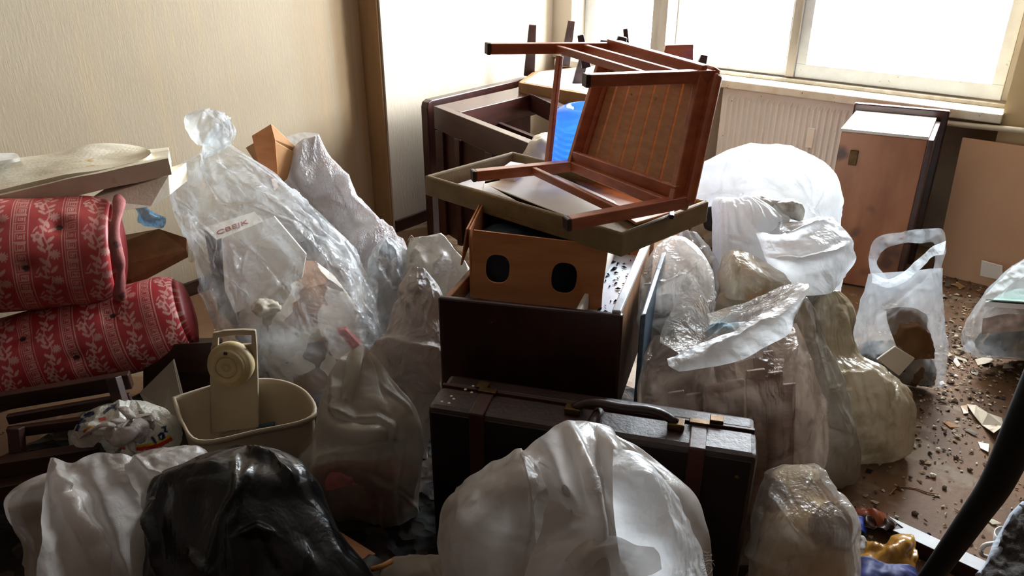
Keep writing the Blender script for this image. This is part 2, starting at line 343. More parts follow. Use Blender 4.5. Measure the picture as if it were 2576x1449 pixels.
M={}
M['wall']=None
def wallmat(name,stain_x=None,c1='#b9ab96',c2='#c6bbaa'):
    m,nt,out=nodes(name); v=coord(nt); p=N(nt,'ShaderNodeBsdfPrincipled'); p.inputs['Roughness'].default_value=.75; p.inputs['Specular IOR Level'].default_value=.25
    col=mixc(nt,noise(nt,v,1.6,4),lin(c1),lin(c2))
    st=noise(nt,coord(nt,(7,7,.5)),1.5,4); col=mixc(nt,ramp(nt,st,[(.52,G(0)),(.75,G(.35))]),col,lin('#c2a678'))
    if stain_x:
        sp=N(nt,'ShaderNodeSeparateXYZ'); nt.links.new(v,sp.inputs[0]); mr=N(nt,'ShaderNodeMapRange'); mr.inputs[1].default_value=stain_x[0]; mr.inputs[2].default_value=stain_x[1]
        nt.links.new(sp.outputs[0],mr.inputs[0]); mu=N(nt,'ShaderNodeMath',operation='MULTIPLY'); nt.links.new(mr.outputs[0],mu.inputs[0]); nt.links.new(ramp(nt,noise(nt,coord(nt,(14,14,.35)),1.3,3),[(.35,G(.25)),(.65,G(1))]),mu.inputs[1])
        col=mixc(nt,mu.outputs[0],col,lin('#a98556'))
    sk=noise(nt,v,60,2); col=mixc(nt,ramp(nt,sk,[(.76,G(0)),(.79,G(.5))]),col,lin('#8f7a58'))
    nt.links.new(col,p.inputs['Base Color'])
    b1=bumpn(nt,noise(nt,coord(nt,(1,1,.25)),90,4,.7),.22,.006); b2=bumpn(nt,noise(nt,coord(nt,(60,60,1.2)),3,3),.14,.004,b1)
    nt.links.new(b2,p.inputs['Normal']); nt.links.new(p.outputs[0],out.inputs[0]); return m
M['farwall']=solid('far_wall_tan','#54463d','#5e5046',2,rough=.8,bump=.1)
M['wallA']=wallmat('wallpaper_cream_stained_dim',(2.35,2.82),'#a5947b','#b3a48d'); M['wall']=wallmat('wallpaper_cream')  # wallA: same paper, base darkened for its dimmer light; the stain is real
M['brownwall']=solid('stained_shaded_wallpaper','#8d6b48','#a07f58',3,(3,3,.4),rough=.75,bump=.2)  # return face: brown stain and its shade, both put into the colour
M['plaster']=solid('ceiling_white','#9a8e85',rough=.8)
M['niche']=solid('niche_grey_paint','#a89d8c','#bdb29c',3,rough=.7,bump=.2)
M['pier']=solid('pier_tan_plaster','#c0a67c','#cdb78e',2,rough=.75,bump=.2)
M['frame']=solid('window_white_paint','#c3c6c8','#b4b4b0',6,rough=.45,bump=.15,spots=(40,'#8d8574',.68))
M['frame_old']=solid('window_beige_wood','#8f8578','#a3998b',5,(4,4,.6),rough=.6)
M['sill']=solid('sill_dusty_white','#d6ccb4','#efe8d6',9,rough=.35,bump=.4,spots=(30,'#8c7a55',.64))
M['radiator']=solid('radiator_cream_enamel','#ece9df','#f4f1e8',4,rough=.35,bump=.1,spots=(34,'#4a3d2c',.70))
M['floor']=solid('dirty_brown_floor','#5e4531','#866549',2.2,rough=.55,spec=.22,bump=.5,bscale=50,bdist=.004,lo=.3,hi=.7,spots=(5,'#8a7660',.56))
M['darkwood']=solid('dark_mahogany','#2e1411','#44211a',5,(1,1,7),rough=.32,spec=.5,bump=.06,coat=.3)
M['darkwoodx']=solid('dark_mahogany_panel','#2a120f','#3d1d17',5,(6,1,1),rough=.3,spec=.5,bump=.06,coat=.25,spots=(26,'#8d7a60',.76))
M['redwood']=solid('red_brown_beech','#984a2a','#b2603a',4,(3,3,9),rough=.38,spec=.5,bump=.08,coat=.2)
M['slatwood']=solid('dull_slat_wood','#a5714a','#b9855a',5,(4,4,14),rough=.5,bump=.15,spots=(22,'#4d2a1a',.70))
M['tanwood']=solid('tan_plywood','#a06f4c','#bb8960',3,(5,2,1),rough=.55,bump=.1,spots=(3.2,'#5c3a2e',.58))
M['dresserfront']=solid('worn_dresser_veneer','#8a5538','#a5704c',2.2,(1,3,1),rough=.42,spec=.5,bump=.08,spots=(2.6,'#55392f',.56))
M['dressertop']=solid('dresser_side_glare','#b9b0a6','#d5cfc8',4,rough=.22,spec=.7,bump=.05)  # window glare on the upturned side put into a pale colour
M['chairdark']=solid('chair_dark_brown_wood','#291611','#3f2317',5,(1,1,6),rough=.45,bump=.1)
M['orangewood']=solid('chair_orange_apron','#74502c','#8a6238',4,rough=.5)
M['whitevinyl']=solid('white_vinyl_pad','#d9dde3','#eef0f3',6,rough=.35,bump=.2,spots=(30,'#9a8a78',.70))
M['cardboard']=solid('cardboard_orange','#ba7647','#cb8958',5,(1,1,5),rough=.75,bump=.12,bscale=60)
M['cardtan']=solid('cardboard_tan','#a87748','#b98a5a',5,rough=.75,bump=.15)
M['hardboard']=solid('pinkish_hardboard','#c89c78','#d2a884',1.5,rough=.55,bump=.05)
M['traycloth']=solid('olive_brown_lining','#7d6845','#937d57',12,rough=.7,bump=.4,bscale=180,spots=(12,'#a8834d',.68))
M['cream']=solid('cream_paper','#efe8da','#f6f1e6',4,rough=.6,bump=.1)
M['white']=solid('white_card','#e9e4e2','#f3efee',4,rough=.5,bump=.05)
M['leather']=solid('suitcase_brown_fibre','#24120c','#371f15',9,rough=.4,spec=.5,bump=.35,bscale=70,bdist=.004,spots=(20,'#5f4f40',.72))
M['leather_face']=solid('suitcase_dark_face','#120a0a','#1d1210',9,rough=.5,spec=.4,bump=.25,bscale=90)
M['strap']=solid('suitcase_strap','#3a1d16','#4a281d',9,rough=.45,bump=.3)
M['brass']=solid('tarnished_brass','#4a3820','#63492a',30,rough=.45,metal=.8)
M['blueboard']=solid('pale_blue_painted_board','#b4c6d6','#cbd8e2',6,rough=.4,bump=.15,spots=(34,'#4b463f',.66))
M['whiteboardedge']=solid('white_painted_edge','#dfe3e6','#c9ccd0',8,rough=.4,bump=.2)
M['blueplank']=solid('slate_blue_plank','#2a3d4e','#3a5062',7,(1,1,8),rough=.4,bump=.2)
M['bin']=solid('beige_bin_plastic','#a5967f','#b0a189',3,rough=.42,bump=.05,spots=(9,'#8d7750',.68))
M['bin_lid']=solid('beige_lid_plastic','#a3937b','#ae9e86',3,rough=.45,bump=.05)
M['yellowed']=solid('yellowed_plastic','#a8946a','#b6a277',6,rough=.5,bump=.05)
M['foam']=solid('dirty_cream_foam','#d9cdb2','#e9e1cf',5,rough=.6,bump=.35,bscale=40,spots=(7,'#c49a4c',.66))
M['foamwhite']=solid('white_foam','#e6e4de','#f2f0ea',5,rough=.35,bump=.3,bscale=40)
M['damask']=attrmat('red_damask',.42,.25,500,.5,dirt=(7,'#4a2a26',.56,.55))
M['redend']=solid('red_faded_hem','#8a4a48','#a8625e',20,rough=.7,bump=.5,bscale=60,spots=(14,'#5a3434',.6))
M['oldboard']=solid('old_brown_board','#6b4a2c','#845f3a',5,(3,3,1),rough=.5,bump=.15)
M['greyboard']=solid('grey_brown_card','#6d6052','#7b6d5e',6,rough=.7)
M['black']=solid('black_rubberised_tube','#070708','#0b0b0c',8,rough=.6,spec=.25,bump=.05)
M['navy']=solid('navy_cloth','#141c4e','#232e78',8,rough=.6,bump=.4)
M['bluerag']=solid('bright_blue_rag','#2438a4','#3350c8',12,rough=.5,bump=.4)
M['golden']=solid('golden_brown_foil_paper','#8a5a1c','#b98a3e',6,rough=.3,spec=.6,bump=.2)
M['porcelain']=solid('white_porcelain','#e8e6e1',rough=.2,bump=0)
M['knit']=solid('grey_brown_knit','#3b3533','#5b5350',60,rough=.85,bump=1.0,bscale=220,bdist=.01,spots=(60,'#b9bcc2',.66))
M['fluff']=solid('blue_grey_fluff','#8f98a6','#b3bbc8',30,rough=.9,bump=.8,bscale=90)
M['paper']=solid('torn_wall_paper','#c3b6a0','#d6cbb7',10,rough=.7,bump=.2,spots=(16,'#8b6a4a',.66))
M['chip']=attrmat('floor_chips',.75,.1,100)
M['pipe']=solid('cream_pipe_paint','#cfc6ac','#ddd5bd',5,rough=.4,bump=.1)
M['rub_brown']=rubbish('mixed_brown_rubbish',['#4a3a30','#7d6a55','#9a6a45','#6b5a58','#c2b7a2','#3a2e2a','#8a7a72'],7)
M['rub_light']=rubbish('mixed_pale_rubbish',['#b8ac98','#8d6f5a','#d7cfc2','#a07c62','#e0d8cb','#77645a'],9)
M['rub_dark']=rubbish('mixed_dark_rubbish',['#2a2622','#3f3a33','#5d4b38','#23211f','#6e5b47','#8d8168'],11)
M['floor_shade']=rubbish('painted_floor_shade',['#15110f','#1e1814','#0f0d0c','#2a211b','#17130f','#3a2e25'],16)  # near-black colours standing in for shade on the floor
M['rub_plank']=solid('brown_boards_in_sack','#3a2018','#63402f',7,(1,1,1),rough=.6,bump=.2)
M['rub_blue']=rubbish('pale_blue_rubbish',['#c3d2da','#dfe6ea','#8fb0c0','#e8ecee','#b7b0a4'],8)
M['rub_pink']=rubbish('pink_cloth_rubbish',['#a04a4c','#b86a66','#7a5a58','#8d8070','#6a6a5a'],6)
M['rub_food']=rubbish('yellowish_rubbish',['#e0c08a','#c98f4e','#f0dcb8','#8a6a4a','#6b3f2a','#e8cfa0'],8)
# plastic films and woven sacks
M['clear']=film('clear_plastic_film','#dfe5ea','#eef2f5',clear=.72,rough=.18,transl=.35,spec=.9,wr=9,bump=.5,cvar=.16,crk=.6)
M['clear2']=film('clear_carrier_film','#d8dee4','#e9eef2',clear=.66,rough=.16,transl=.3,spec=.9,wr=6,bump=.3,cvar=.12)
M['milky']=film('milky_plastic_film','#dde3e8','#eaf0f4',clear=.34,rough=.26,transl=.45,spec=.7,wr=10,bump=.5)
M['crinkle']=film('crinkled_plastic_film','#d8cfd0','#e6e6ea',clear=.2,rough=.2,transl=.4,spec=.95,wr=16,stretch=(3,3,1),bump=.55,crk=.5,stain=(6,'#b8988a',.55))
M['woven']=film('white_woven_sack','#c6beb8','#d5cec9',clear=.08,rough=.34,transl=.5,spec=.55,wr=7,bump=.3,fine=160,finestretch=(1,1,5),fineb=.25,cvar=.06)
M['wovenlight']=film('bright_white_sack','#eef1f4','#f7f9fa',clear=.04,rough=.3,transl=.5,spec=.6,wr=8,bump=.35,fine=150,finestretch=(1,1,5),fineb=.2,cvar=.04)
M['wovenfold']=film('translucent_woven_sack','#beb5ad','#cdc4bc',clear=.26,rough=.33,transl=.55,spec=.55,wr=6,bump=.3,fine=170,finestretch=(1,1,5),fineb=.25,cvar=.1)
M['silky']=film('silky_woven_sack','#d2cbc2','#dedad3',clear=.42,rough=.22,transl=.5,spec=.8,wr=8,stretch=(2,2,.7),bump=.4,fine=140,finestretch=(1,1,6),fineb=.3,cvar=.14,stain=(5,'#c9a888',.6))
M['silky2']=film('silky_clear_sack','#e6dfd6','#f0ece6',clear=.55,rough=.2,transl=.45,spec=.9,wr=8,stretch=(2,2,.7),bump=.45,fine=140,finestretch=(1,1,6),fineb=.3,cvar=.14)
M['browned']=film('brownish_translucent_sack','#c9b3a2','#a08672',clear=.6,rough=.25,transl=.4,spec=.75,wr=8,stretch=(2,2,.6),bump=.4,fine=140,finestretch=(1,1,6),fineb=.3,cvar=.14,stain=(4,'#5d3f32',.56))
M['dusty']=film('dusty_grey_sack','#a9a294','#bbb4a6',clear=.14,rough=.25,transl=.4,spec=.8,wr=7,bump=.35)
M['greige']=film('grey_beige_woven_sack','#a39888','#b0a697',clear=.36,rough=.42,transl=.35,spec=.35,coat=.05,wr=6,bump=.25,fine=170,finestretch=(1,1,5),fineb=.2,cvar=.08)
M['dirty']=film('dirty_white_sack','#c9bfa8','#d9d2c2',clear=.06,rough=.32,transl=.4,spec=.6,wr=9,bump=.5,stain=(5,'#b09468',.52))
M['khaki']=film('yellowish_dusty_sack','#c2b396','#d3c7af',clear=.1,rough=.24,transl=.4,spec=.8,wr=7,bump=.35,stain=(4,'#8f7f62',.54))
M['cotton']=film('crumpled_white_cloth','#b7ada6','#c8c0ba',clear=.0,rough=.6,transl=.3,spec=.3,wr=9,bump=.6,fine=200,fineb=.15,cvar=.0)
M['greysack']=film('grey_white_woven_sack','#b9b5ac','#cbc8c0',clear=.02,rough=.45,transl=.3,spec=.4,wr=9,bump=.5,fine=200,fineb=.3,cvar=.02,stain=(9,'#8c8478',.6))
M['blackbag']=film('black_bin_bag','#0b0b0c','#111112',clear=.0,rough=.3,transl=.05,spec=.45,coat=.12,wr=6,stretch=(2,2,.8),bump=.2,crk=.25,cvar=.0)
M['bluefilm']=film('blue_plastic_bag','#4f8fb8','#78b2d4',clear=.12,rough=.25,transl=.4,spec=.7,wr=12,bump=.6)
M['printed']=film('printed_carrier_bag','#d8d6cc',clear=.03,rough=.25,transl=.3,spec=.7,wr=14,bump=.4,cvar=.03,attr=True)
def bottlemat():
    m,nt,out=nodes('blue_bottle_plastic'); v=coord(nt); p=N(nt,'ShaderNodeBsdfPrincipled'); p.inputs['Base Color'].default_value=lin('#4a9cff'); p.inputs['Roughness'].default_value=.12; p.inputs['Specular IOR Level'].default_value=.8
    t=N(nt,'ShaderNodeBsdfTranslucent'); t.inputs[0].default_value=lin('#78c2ff'); tr=N(nt,'ShaderNodeBsdfTransparent'); tr.inputs[0].default_value=lin('#9ccbff')
    a=N(nt,'ShaderNodeMixShader'); a.inputs[0].default_value=.5; nt.links.new(p.outputs[0],a.inputs[1]); nt.links.new(t.outputs[0],a.inputs[2])
    b=N(nt,'ShaderNodeMixShader'); b.inputs[0].default_value=.35; nt.links.new(a.outputs[0],b.inputs[1]); nt.links.new(tr.outputs[0],b.inputs[2]); nt.links.new(b.outputs[0],out.inputs[0]); return m
M['bottle']=bottlemat()
def glassmat():
    m,nt,out=nodes('window_glass'); tr=N(nt,'ShaderNodeBsdfTransparent'); gl=N(nt,'ShaderNodeBsdfGlossy'); gl.inputs['Roughness'].default_value=.03
    a=N(nt,'ShaderNodeMixShader'); a.inputs[0].default_value=.06; nt.links.new(tr.outputs[0],a.inputs[1]); nt.links.new(gl.outputs[0],a.inputs[2]); nt.links.new(a.outputs[0],out.inputs[0]); return m
M['glass']=glassmat()

# ------------------------------------------------------------------ the room
XW=4.30; XG=4.48; YL=3.15; YA=3.30; XB=2.815; ZC=2.65; X0=-1.7; Y0=-2.8; SILL=.80
def st(o): o['kind']='structure'; return o
st(aabox('floor',(X0,Y0,-.1),(XG+.3,YA+.2,0),M['floor'],bev=0))
st(aabox('ceiling',(X0,Y0,ZC),(XG+.3,YA+.2,ZC+.1),M['plaster'],bev=0))
st(aabox('wall_left',(X0,YA,0),(XB+.02,YA+.2,ZC),M['wallA'],bev=0))
st(aabox('wall_alcove',(XB,YL,0),(XG+.3,YA+.2,ZC),M['wall'],bev=0))
st(aabox('trim_1',(XB-.014,YL+.012,0),(XB,YA,ZC),M['brownwall'],bev=.004))
st(aabox('wall_back',(X0-.1,Y0,0),(X0,YA+.2,ZC),M['farwall'],bev=0))
st(aabox('wall_right',(X0-.1,Y0-.1,0),(XG+.3,Y0,ZC),M['farwall'],bev=0))
yr=ony(1,1,1)[1]*0+onx(2524,283,XW)[1]          # where the pier starts
yl=3.0
WF=XG+.02
st(aabox('wall_window',(WF,yr-.05,0),(WF+.25,YL+.02,SILL-.02),M['niche'],bev=0))
st(aabox('wall_lintel',(XW,yr,2.35),(WF+.25,YL+.02,ZC),M['wall'],bev=0))
st(aabox('wall_jamb',(XW,yl,SILL),(WF+.25,YL+.02,2.35),M['wall'],bev=0))
st(aabox('wall_pier',(XW,Y0,0),(WF+.25,yr,ZC),M['pier'],bev=0))
# window above the radiator
yw=lambda x,y=150: float(onx(x,y,XG)[1])
w1=thing('window_1',None,None,(XG,1.7,SILL)); st(w1)
zb=float(onx(2003,191,XG)[2]); zg=float(onx(2290,187,XG)[2]); zt=2.32
yR=yw(2541,170); yRg=yw(2505,180); yM0=yw(2003,185); yM1=yw(1984,178); yP0=yw(1712,110); yP1=yw(1650,110)
aabox('frame_bar',(XG-.03,yR-.03,SILL),(XG+.05,yl,zb),M['frame_old'],w1)
aabox('frame_bar',(XG-.03,yR-.03,zt),(XG+.05,yl,2.35),M['frame_old'],w1)
aabox('frame_bar',(XG-.03,yR-.06,zb),(XG+.05,yR,zt),M['frame_old'],w1)
aabox('mullion',(XG-.05,yM0,zb),(XG+.05,yM1,zt),M['frame_old'],w1)
aabox('mullion',(XG-.16,yP0+.02,SILL),(XG+.05,yP1-.05,zt),M['frame_old'],w1)
aabox('frame_bar',(XG-.03,yl-.05,zb),(XG+.05,yl,zt),M['frame'],w1)
def sash(y0,y1,w,wb,z0,z1,nm):
    s=aabox(nm,(XG-.035,y0,z0),(XG+.02,y1,z0+wb),M['frame'],w1)
    aabox('rail',(XG-.035,y0,z1-w),(XG+.02,y1,z1),M['frame'],s); aabox('stile',(XG-.035,y0,z0+wb),(XG+.02,y0+w,z1-w),M['frame'],s); aabox('stile',(XG-.035,y1-w,z0+wb),(XG+.02,y1,z1-w),M['frame'],s)
    aabox('pane',(XG-.008,y0+w-.004,z0+wb-.004),(XG-.002,y1-w+.004,z1-w+.004),M['glass'],s,bev=0)
sash(yR,yM0-.004,abs(yRg-yR),zg-zb,zb,zt,'sash')
sash(yM1+.002,yP0+.02,.012,.035,zb,zt,'sash')
sash(yP1-.05,yl-.05,.03,.045,zb,zt,'sash')
aabox('drip_rail',(XG-.07,yR-.03,SILL),(XG-.03,yl,SILL+.02),M['frame_old'],w1)
# sill
sl=aabox('trim_2',(XW-.04,yr-.005,SILL-.045),(XG+.02,yl+.1,SILL),M['sill'],bev=.006); st(sl)
# portals only help sampling the daylight of the window
for yc,zc,sy,sz in (((yl+yR)/2,1.57,2.5,1.56),):
    ld=bpy.data.lights.new('daylight_portal','AREA'); ld.shape='RECTANGLE'; ld.size=sy; ld.size_y=sz; ld.cycles.is_portal=True
    lo=bpy.data.objects.new('daylight_portal',ld); COL.objects.link(lo); lo.matrix_world=Matrix(((0,0,1,WF+.3),(1,0,0,yc),(0,1,0,zc),(0,0,0,1)))
# skirting
st(aabox('baseboard_left',(X0,YA-.015,0),(XB-.015,YA,.07),M['chairdark']))
st(aabox('baseboard_alcove',(XB,YL-.015,0),(XW,YL,.07),M['chairdark']))

# radiator under the sill
XR=XW+.02
ry1=float(onx(1812,300,XR)[1]); rzt=float(onx(1985,243,XR)[2]); ry0=ry1-.95; rz0=.13
rad=thing('radiator','cream steel panel radiator spotted with dirt under the window sill','radiator',(XR,ry1,rz0))
pitch=.0335; k=int((ry1-ry0-.04)/pitch); v=[];zz=[rz0,rz0+.03,rz0+.05,rzt-.05,rzt-.03,rzt]
prof=[(ry1,0)]
for i in range(k):
    a=ry1-.02-i*pitch; prof+=[(a,0),(a-.007,-.013),(a-.017,-.013),(a-.026,0)]
prof+=[(ry0,0)]
for q,z in enumerate(zz):
    s=0 if q in (0,1,4,5) else 1
    v+=[(XR-d*-s if False else XR+d*s,y,z) for y,d in prof]
n=len(prof); f=[(i*n+j,i*n+j+1,(i+1)*n+j+1,(i+1)*n+j) for i in range(5) for j in range(n-1)]
mk('front_panel',v,f,M['radiator'],rad)
aabox('back_panel',(XR+.055,ry0,rz0),(XR+.065,ry1-.02,rzt+.004),M['radiator'],rad)
aabox('side_cover',(XR,ry1,rz0),(XR+.07,ry1+.004,rzt),M['radiator'],rad)
aabox('top_grille',(XR+.004,ry0,rzt-.006),(XR+.06,ry1,rzt+.002),M['radiator'],rad)
mt=onx(2038,345,XR-.02); aabox('meter',(XR-.022,mt[1]-.02,mt[2]-.06),(XR-.006,mt[1]+.02,mt[2]+.05),M['cream'],rad)
# heating pipe
tag(tube('heating_pipe',[onx(2300,296,XR),onx(2400,311,XW-.02),onx(2576,329,XW-.03),onx(2760,352,XW-.03)],.014,M['pipe'],res=24),'cream painted heating pipe running along the wall below the sill','pipe')

# ------------------------------------------------------------------ overturned table against the alcove wall
def A3(p): return np.asarray(p,float)
zt_=.75
A,B,C_,D=onz(1100,265,zt_),onz(1310,218,zt_),onz(1485,300,zt_),onz(1345,360,zt_)
tb=thing('overturned_cabinet','dark mahogany cabinet lying on its side against the cream wall, its frame open','cabinet',(A[0],A[1],0))
p0=ony(1074,247,2.915); p1=ony(1337,200,2.915)
zz0=(p0[2]+p1[2])/2
prism('top_panel',[(p0[0],2.915,.0),(p0[0],2.915,zz0-.035),(p0[0]+.01,2.915,zz0-.01),(p0[0]+.035,2.915,zz0),(p1[0]-.035,2.915,zz0),(p1[0],2.915,zz0-.03),(p1[0],2.915,.0)],(0,.05,0),M['darkwoodx'],tb,bev=.006)
dn=np.array([0,0,-1.])
box8('apron',[A+dn*.13,B+dn*.13,B+dn*.13+(0,-.16,0),A+dn*.13+(0,-.16,0)],[A,B,B+(0,-.16,0)+dn*.012,A+(0,-.16,0)+dn*.012],M['darkwood'],tb)
def rail(nm,a,b,w,h,mat):
    bar(nm,a+dn*h/2,b+dn*h/2,w,h,mat,tb)
rail('side_rail',A,D,.045,.12,M['darkwood']); rail('side_rail',B,C_,.05,.10,M['darkwood'])
rail('front_rail',D,C_,.04,.10,M['darkwood'])
e=unit(D-A); 
box8('side_panel',[A+dn*.70+e*.03,D+dn*.70,D+dn*.70+(.02,0,0),A+dn*.70+(.02,0,0)+e*.03],[A+dn*.13+e*.03,D+dn*.13,D+dn*.13+(.02,0,0),A+dn*.13+(.02,0,0)+e*.03],M['darkwoodx'],tb)
for k,(a,b) in enumerate(((.05,.055),(.26,.035),(.6,.05))):
    q=A+(D-A)*a; bar('upright',q+(-.012,0,-.12),q+(-.012,0,-.70),b,.03,M['darkwood'],tb,up=(1,0,0))
box8('inner_panel',[A*.0+A+dn*.5+(.33,-.05,0),A+dn*.5+(.36,-.05,0),D+dn*.5+(.36,0,0),D+dn*.5+(.33,0,0)],[A+dn*.12+(.33,-.05,0),A+dn*.12+(.36,-.05,0),D+dn*.12+(.36,0,0),D+dn*.12+(.33,0,0)],M['darkwoodx'],tb)
# ------------------------------------------------------------------ chair upside down behind it: legs in the air, white seat
uc=thing('upturned_chair','upside-down dining chair with white vinyl seat and dark legs pointing up','chair',W(1400,215,4.5),'upside-down chairs behind the stool')
S=[ony(1285,205,2.95),ony(1345,165,3.08),ony(1600,150,3.02),ony(1500,232,2.45)]
zs=.80; Sq=[onz(1318,205,zs),onz(1352,180,zs),onz(1560,160,zs),onz(1500,236,zs)]
box8('seat_pad',[q+(0,0,-.035) for q in Sq],[q+(0,0,.0) for q in Sq],M['whitevinyl'],uc,bev=.012)
c0=sum(Sq)/4
big=[c0+(q-c0)*1.07 for q in Sq]
for a,b in ((0,1),(1,2),(2,3),(3,0)):
    bar('seat_rail',big[a]+(0,0,-.045),big[b]+(0,0,-.045),.025,.085,M['orangewood'],uc)
def leg(o,px0,px1,t0,t1,w,mat): bar('leg',W(px0[0],px0[1],t0),W(px1[0],px1[1],t1),w,w*.8,mat,o,up=HD,w2=w*1.5,h2=w*1.1)
leg(uc,(1340,62),(1331,190),4.8,4.8,.044,M['chairdark']); leg(uc,(1438,52),(1420,165),4.95,4.95,.042,M['chairdark']); leg(uc,(1475,120),(1447,232),4.4,4.42,.042,M['chairdark']); leg(uc,(1520,100),(1505,200),4.7,4.7,.042,M['chairdark'])
uc2=thing('upturned_chair','second upside-down dark chair, only its legs and red back showing beyond the stool','chair',W(1600,170,3.7),'upside-down chairs behind the stool')
leg(uc2,(1460,88),(1475,170),3.9,3.9,.03,M['chairdark']); leg(uc2,(1573,72),(1584,200),3.9,3.9,.022,M['chairdark']); leg(uc2,(1566,92),(1540,185),3.7,3.7,.042,M['chairdark'])
q=[W(1675,114,3.6),W(1745,112,3.55),W(1743,185,3.55),W(1655,190,3.6)]
prism('backrest',q,HD*.03,M['redwood'],uc2); leg(uc2,(1772,138),(1755,190),3.5,3.5,.03,M['chairdark'])
box8('seat',[W(1480,215,3.85),W(1700,215,3.5),W(1740,185,3.8),W(1540,185,4.1)],[W(1480,200,3.85),W(1700,200,3.5),W(1740,172,3.8),W(1540,172,4.1)],M['chairdark'],uc2)

# ------------------------------------------------------------------ tray: the lid of an old case, lined in olive brown
ZT=.90
L_,N_,R_,F_=onz(1067,441,ZT),onz(1566,589,ZT),onz(1785,505,ZT),onz(1289,380,ZT)
tr=thing('case_lid','olive brown case lid lying open as a tray on the cardboard box','lid',(L_+R_)/2-(0,0,.06))
hgt=.058
Q=[L_,N_,R_,F_]; cen=sum(Q)/4
for nm,a,b in (('rim',0,1),('rim',1,2),('rim',2,3),('rim',3,0)):
    p,q=Q[a],Q[b]; i=unit(cen-(p+q)/2)*.016; i[2]=0
    box8(nm,[p+(0,0,-hgt),q+(0,0,-hgt),q+i+(0,0,-hgt),p+i+(0,0,-hgt)],[p,q,q+i,p+i],M['traycloth'],tr,bev=.006)
box8('base',[q+(0,0,-hgt-.006) for q in Q],[q+(0,0,-hgt+.006) for q in Q],M['traycloth'],tr)
clip=onz(1690,540,ZT+.004); bar('clasp',clip+(-.02,-.01,0),clip+(.02,.012,0),.014,.012,M['chairdark'],tr)
zf=ZT-hgt+.012
def flat(name,pts,z,th,mat,label,cat,group=None):
    return tag(prism(name,[onz(x,y,z) for x,y in pts],(0,0,-th),mat),label,cat,group)
flat('paper_sheet',[(1150,462),(1215,480),(1220,455),(1330,435),(1345,425),(1250,430)],zf+.008,.003,M['white'],'small white paper lying in the left corner of the case lid','paper')
flat('card_sheet',[(1216,462),(1440,548),(1560,520),(1545,505),(1480,475),(1400,440),(1330,438)],zf+.016,.004,M['cream'],'large cream card sheet lying flat in the case lid under the stool legs','paper')
flat('folded_card',[(1217,459),(1300,505),(1262,493),(1214,480)],zf+.03,.003,M['cream'],'narrow cream folded card standing in the case lid beside the sheet','card')
b0=[onz(1256,425,zf+.05),onz(1296,432,zf+.05),onz(1325,412,zf+.05),onz(1284,405,zf+.05)]
tag(box8('small_box',[q+(0,0,-.045) for q in b0],b0,M['white'],bev=.004),'small white cardboard box in the case lid behind a stool leg','box')
flat('scrap_panel',[(1430,440),(1560,470),(1700,530),(1600,560),(1500,500)],zf+.012,.008,M['tanwood'],'thin tan panel lying in the case lid under the slatted stool','board')
# ------------------------------------------------------------------ slatted stool lying on its side
a0,a1=W(1232,122,2.42),W(1552,120,2.55); b0,b1=W(1480,202,2.02),W(1792,190,2.12)
c0,c1=onz(1196,441,.925),onz(1462,414,.93); d0,d1=onz(1432,561,.93),onz(1722,506,.95)
stl=thing('slatted_stool','red-brown wooden stool lying on its side, slatted seat upright in the case lid','stool',(d0+c1)/2-(0,0,.02))
for nm,p,q in (('leg',a0,a1),('leg',b0,b1),('leg',c0,c1),('leg',d0,d1)):
    w=.032; o=bar(nm,p,q,w,w,M['redwood'],stl); dd=unit(p-q); bar('foot_cap',p,p+dd*.012,w*1.06,w*1.06,M['chairdark'],o)
def lp(p,q,s): return p+(q-p)*s
def sr(nm,p,q,w=.02,h=.026,mat='redwood'): return bar(nm,p,q,w,h,M[mat],stl)
sr('stretcher',lp(a0,a1,.5),lp(b0,b1,.5),.016,.022); sr('stretcher',lp(a0,a1,.72),lp(b0,b1,.75),.016,.026)
sr('stretcher',lp(c0,c1,.52),lp(d0,d1,.45),.016,.024); sr('stretcher',lp(c0,c1,.9),lp(d0,d1,.85),.02,.03)
sr('stretcher',W(1408,140,2.49),W(1376,432,2.46),.02,.016); 
# seat frame and slats
ctr=(a1+b1+c1+d1)/4; nrm=unit(np.cross(b1-a1,c1-a1)); nrm*=np.sign(nrm@(a1-a0))
fr=[a1+(a1-ctr)*.03,b1+(b1-ctr)*.03,d1+(d1-ctr)*.03,c1+(c1-ctr)*.03]; fr=[q+nrm*.004 for q in fr]
for i in range(4):
    p,q=fr[i],fr[(i+1)%4]; bar('seat_frame',p,q,.036,.03,M['redwood'],stl,up=nrm,bev=.008)
ns=8
for i in range(ns):
    u0=(i+.07)/ns; u1=(i+.93)/ns
    p0,p1=lp(fr[0],fr[1],u0),lp(fr[0],fr[1],u1); q0,q1=lp(fr[3],fr[2],u0),lp(fr[3],fr[2],u1)
    mk('slat',[p0,p1,q1,q0,p0+nrm*.012,p1+nrm*.012,q1+nrm*.012,q0+nrm*.012],[(0,1,2,3),(7,6,5,4),(0,4,5,1),(1,5,6,2),(2,6,7,3),(3,7,4,0)],M['slatwood'],stl,bev=.0015)
# extra aprons inside the legs
g=lambda p,q:(lp(p,q,.93))
bar('apron',g(b0,b1)+(0,0,-.0),g(a0,a1),.018,.055,M['redwood'],stl); bar('apron',g(d0,d1)+(0,0,.02),g(c0,c1)+(0,0,.02),.018,.05,M['redwood'],stl); bar('apron',g(c0,c1),g(a0,a1),.018,.05,M['redwood'],stl,up=nrm); bar('apron',g(d0,d1)+nrm*.0,g(b0,b1),.02,.05,M['redwood'],stl,up=nrm)
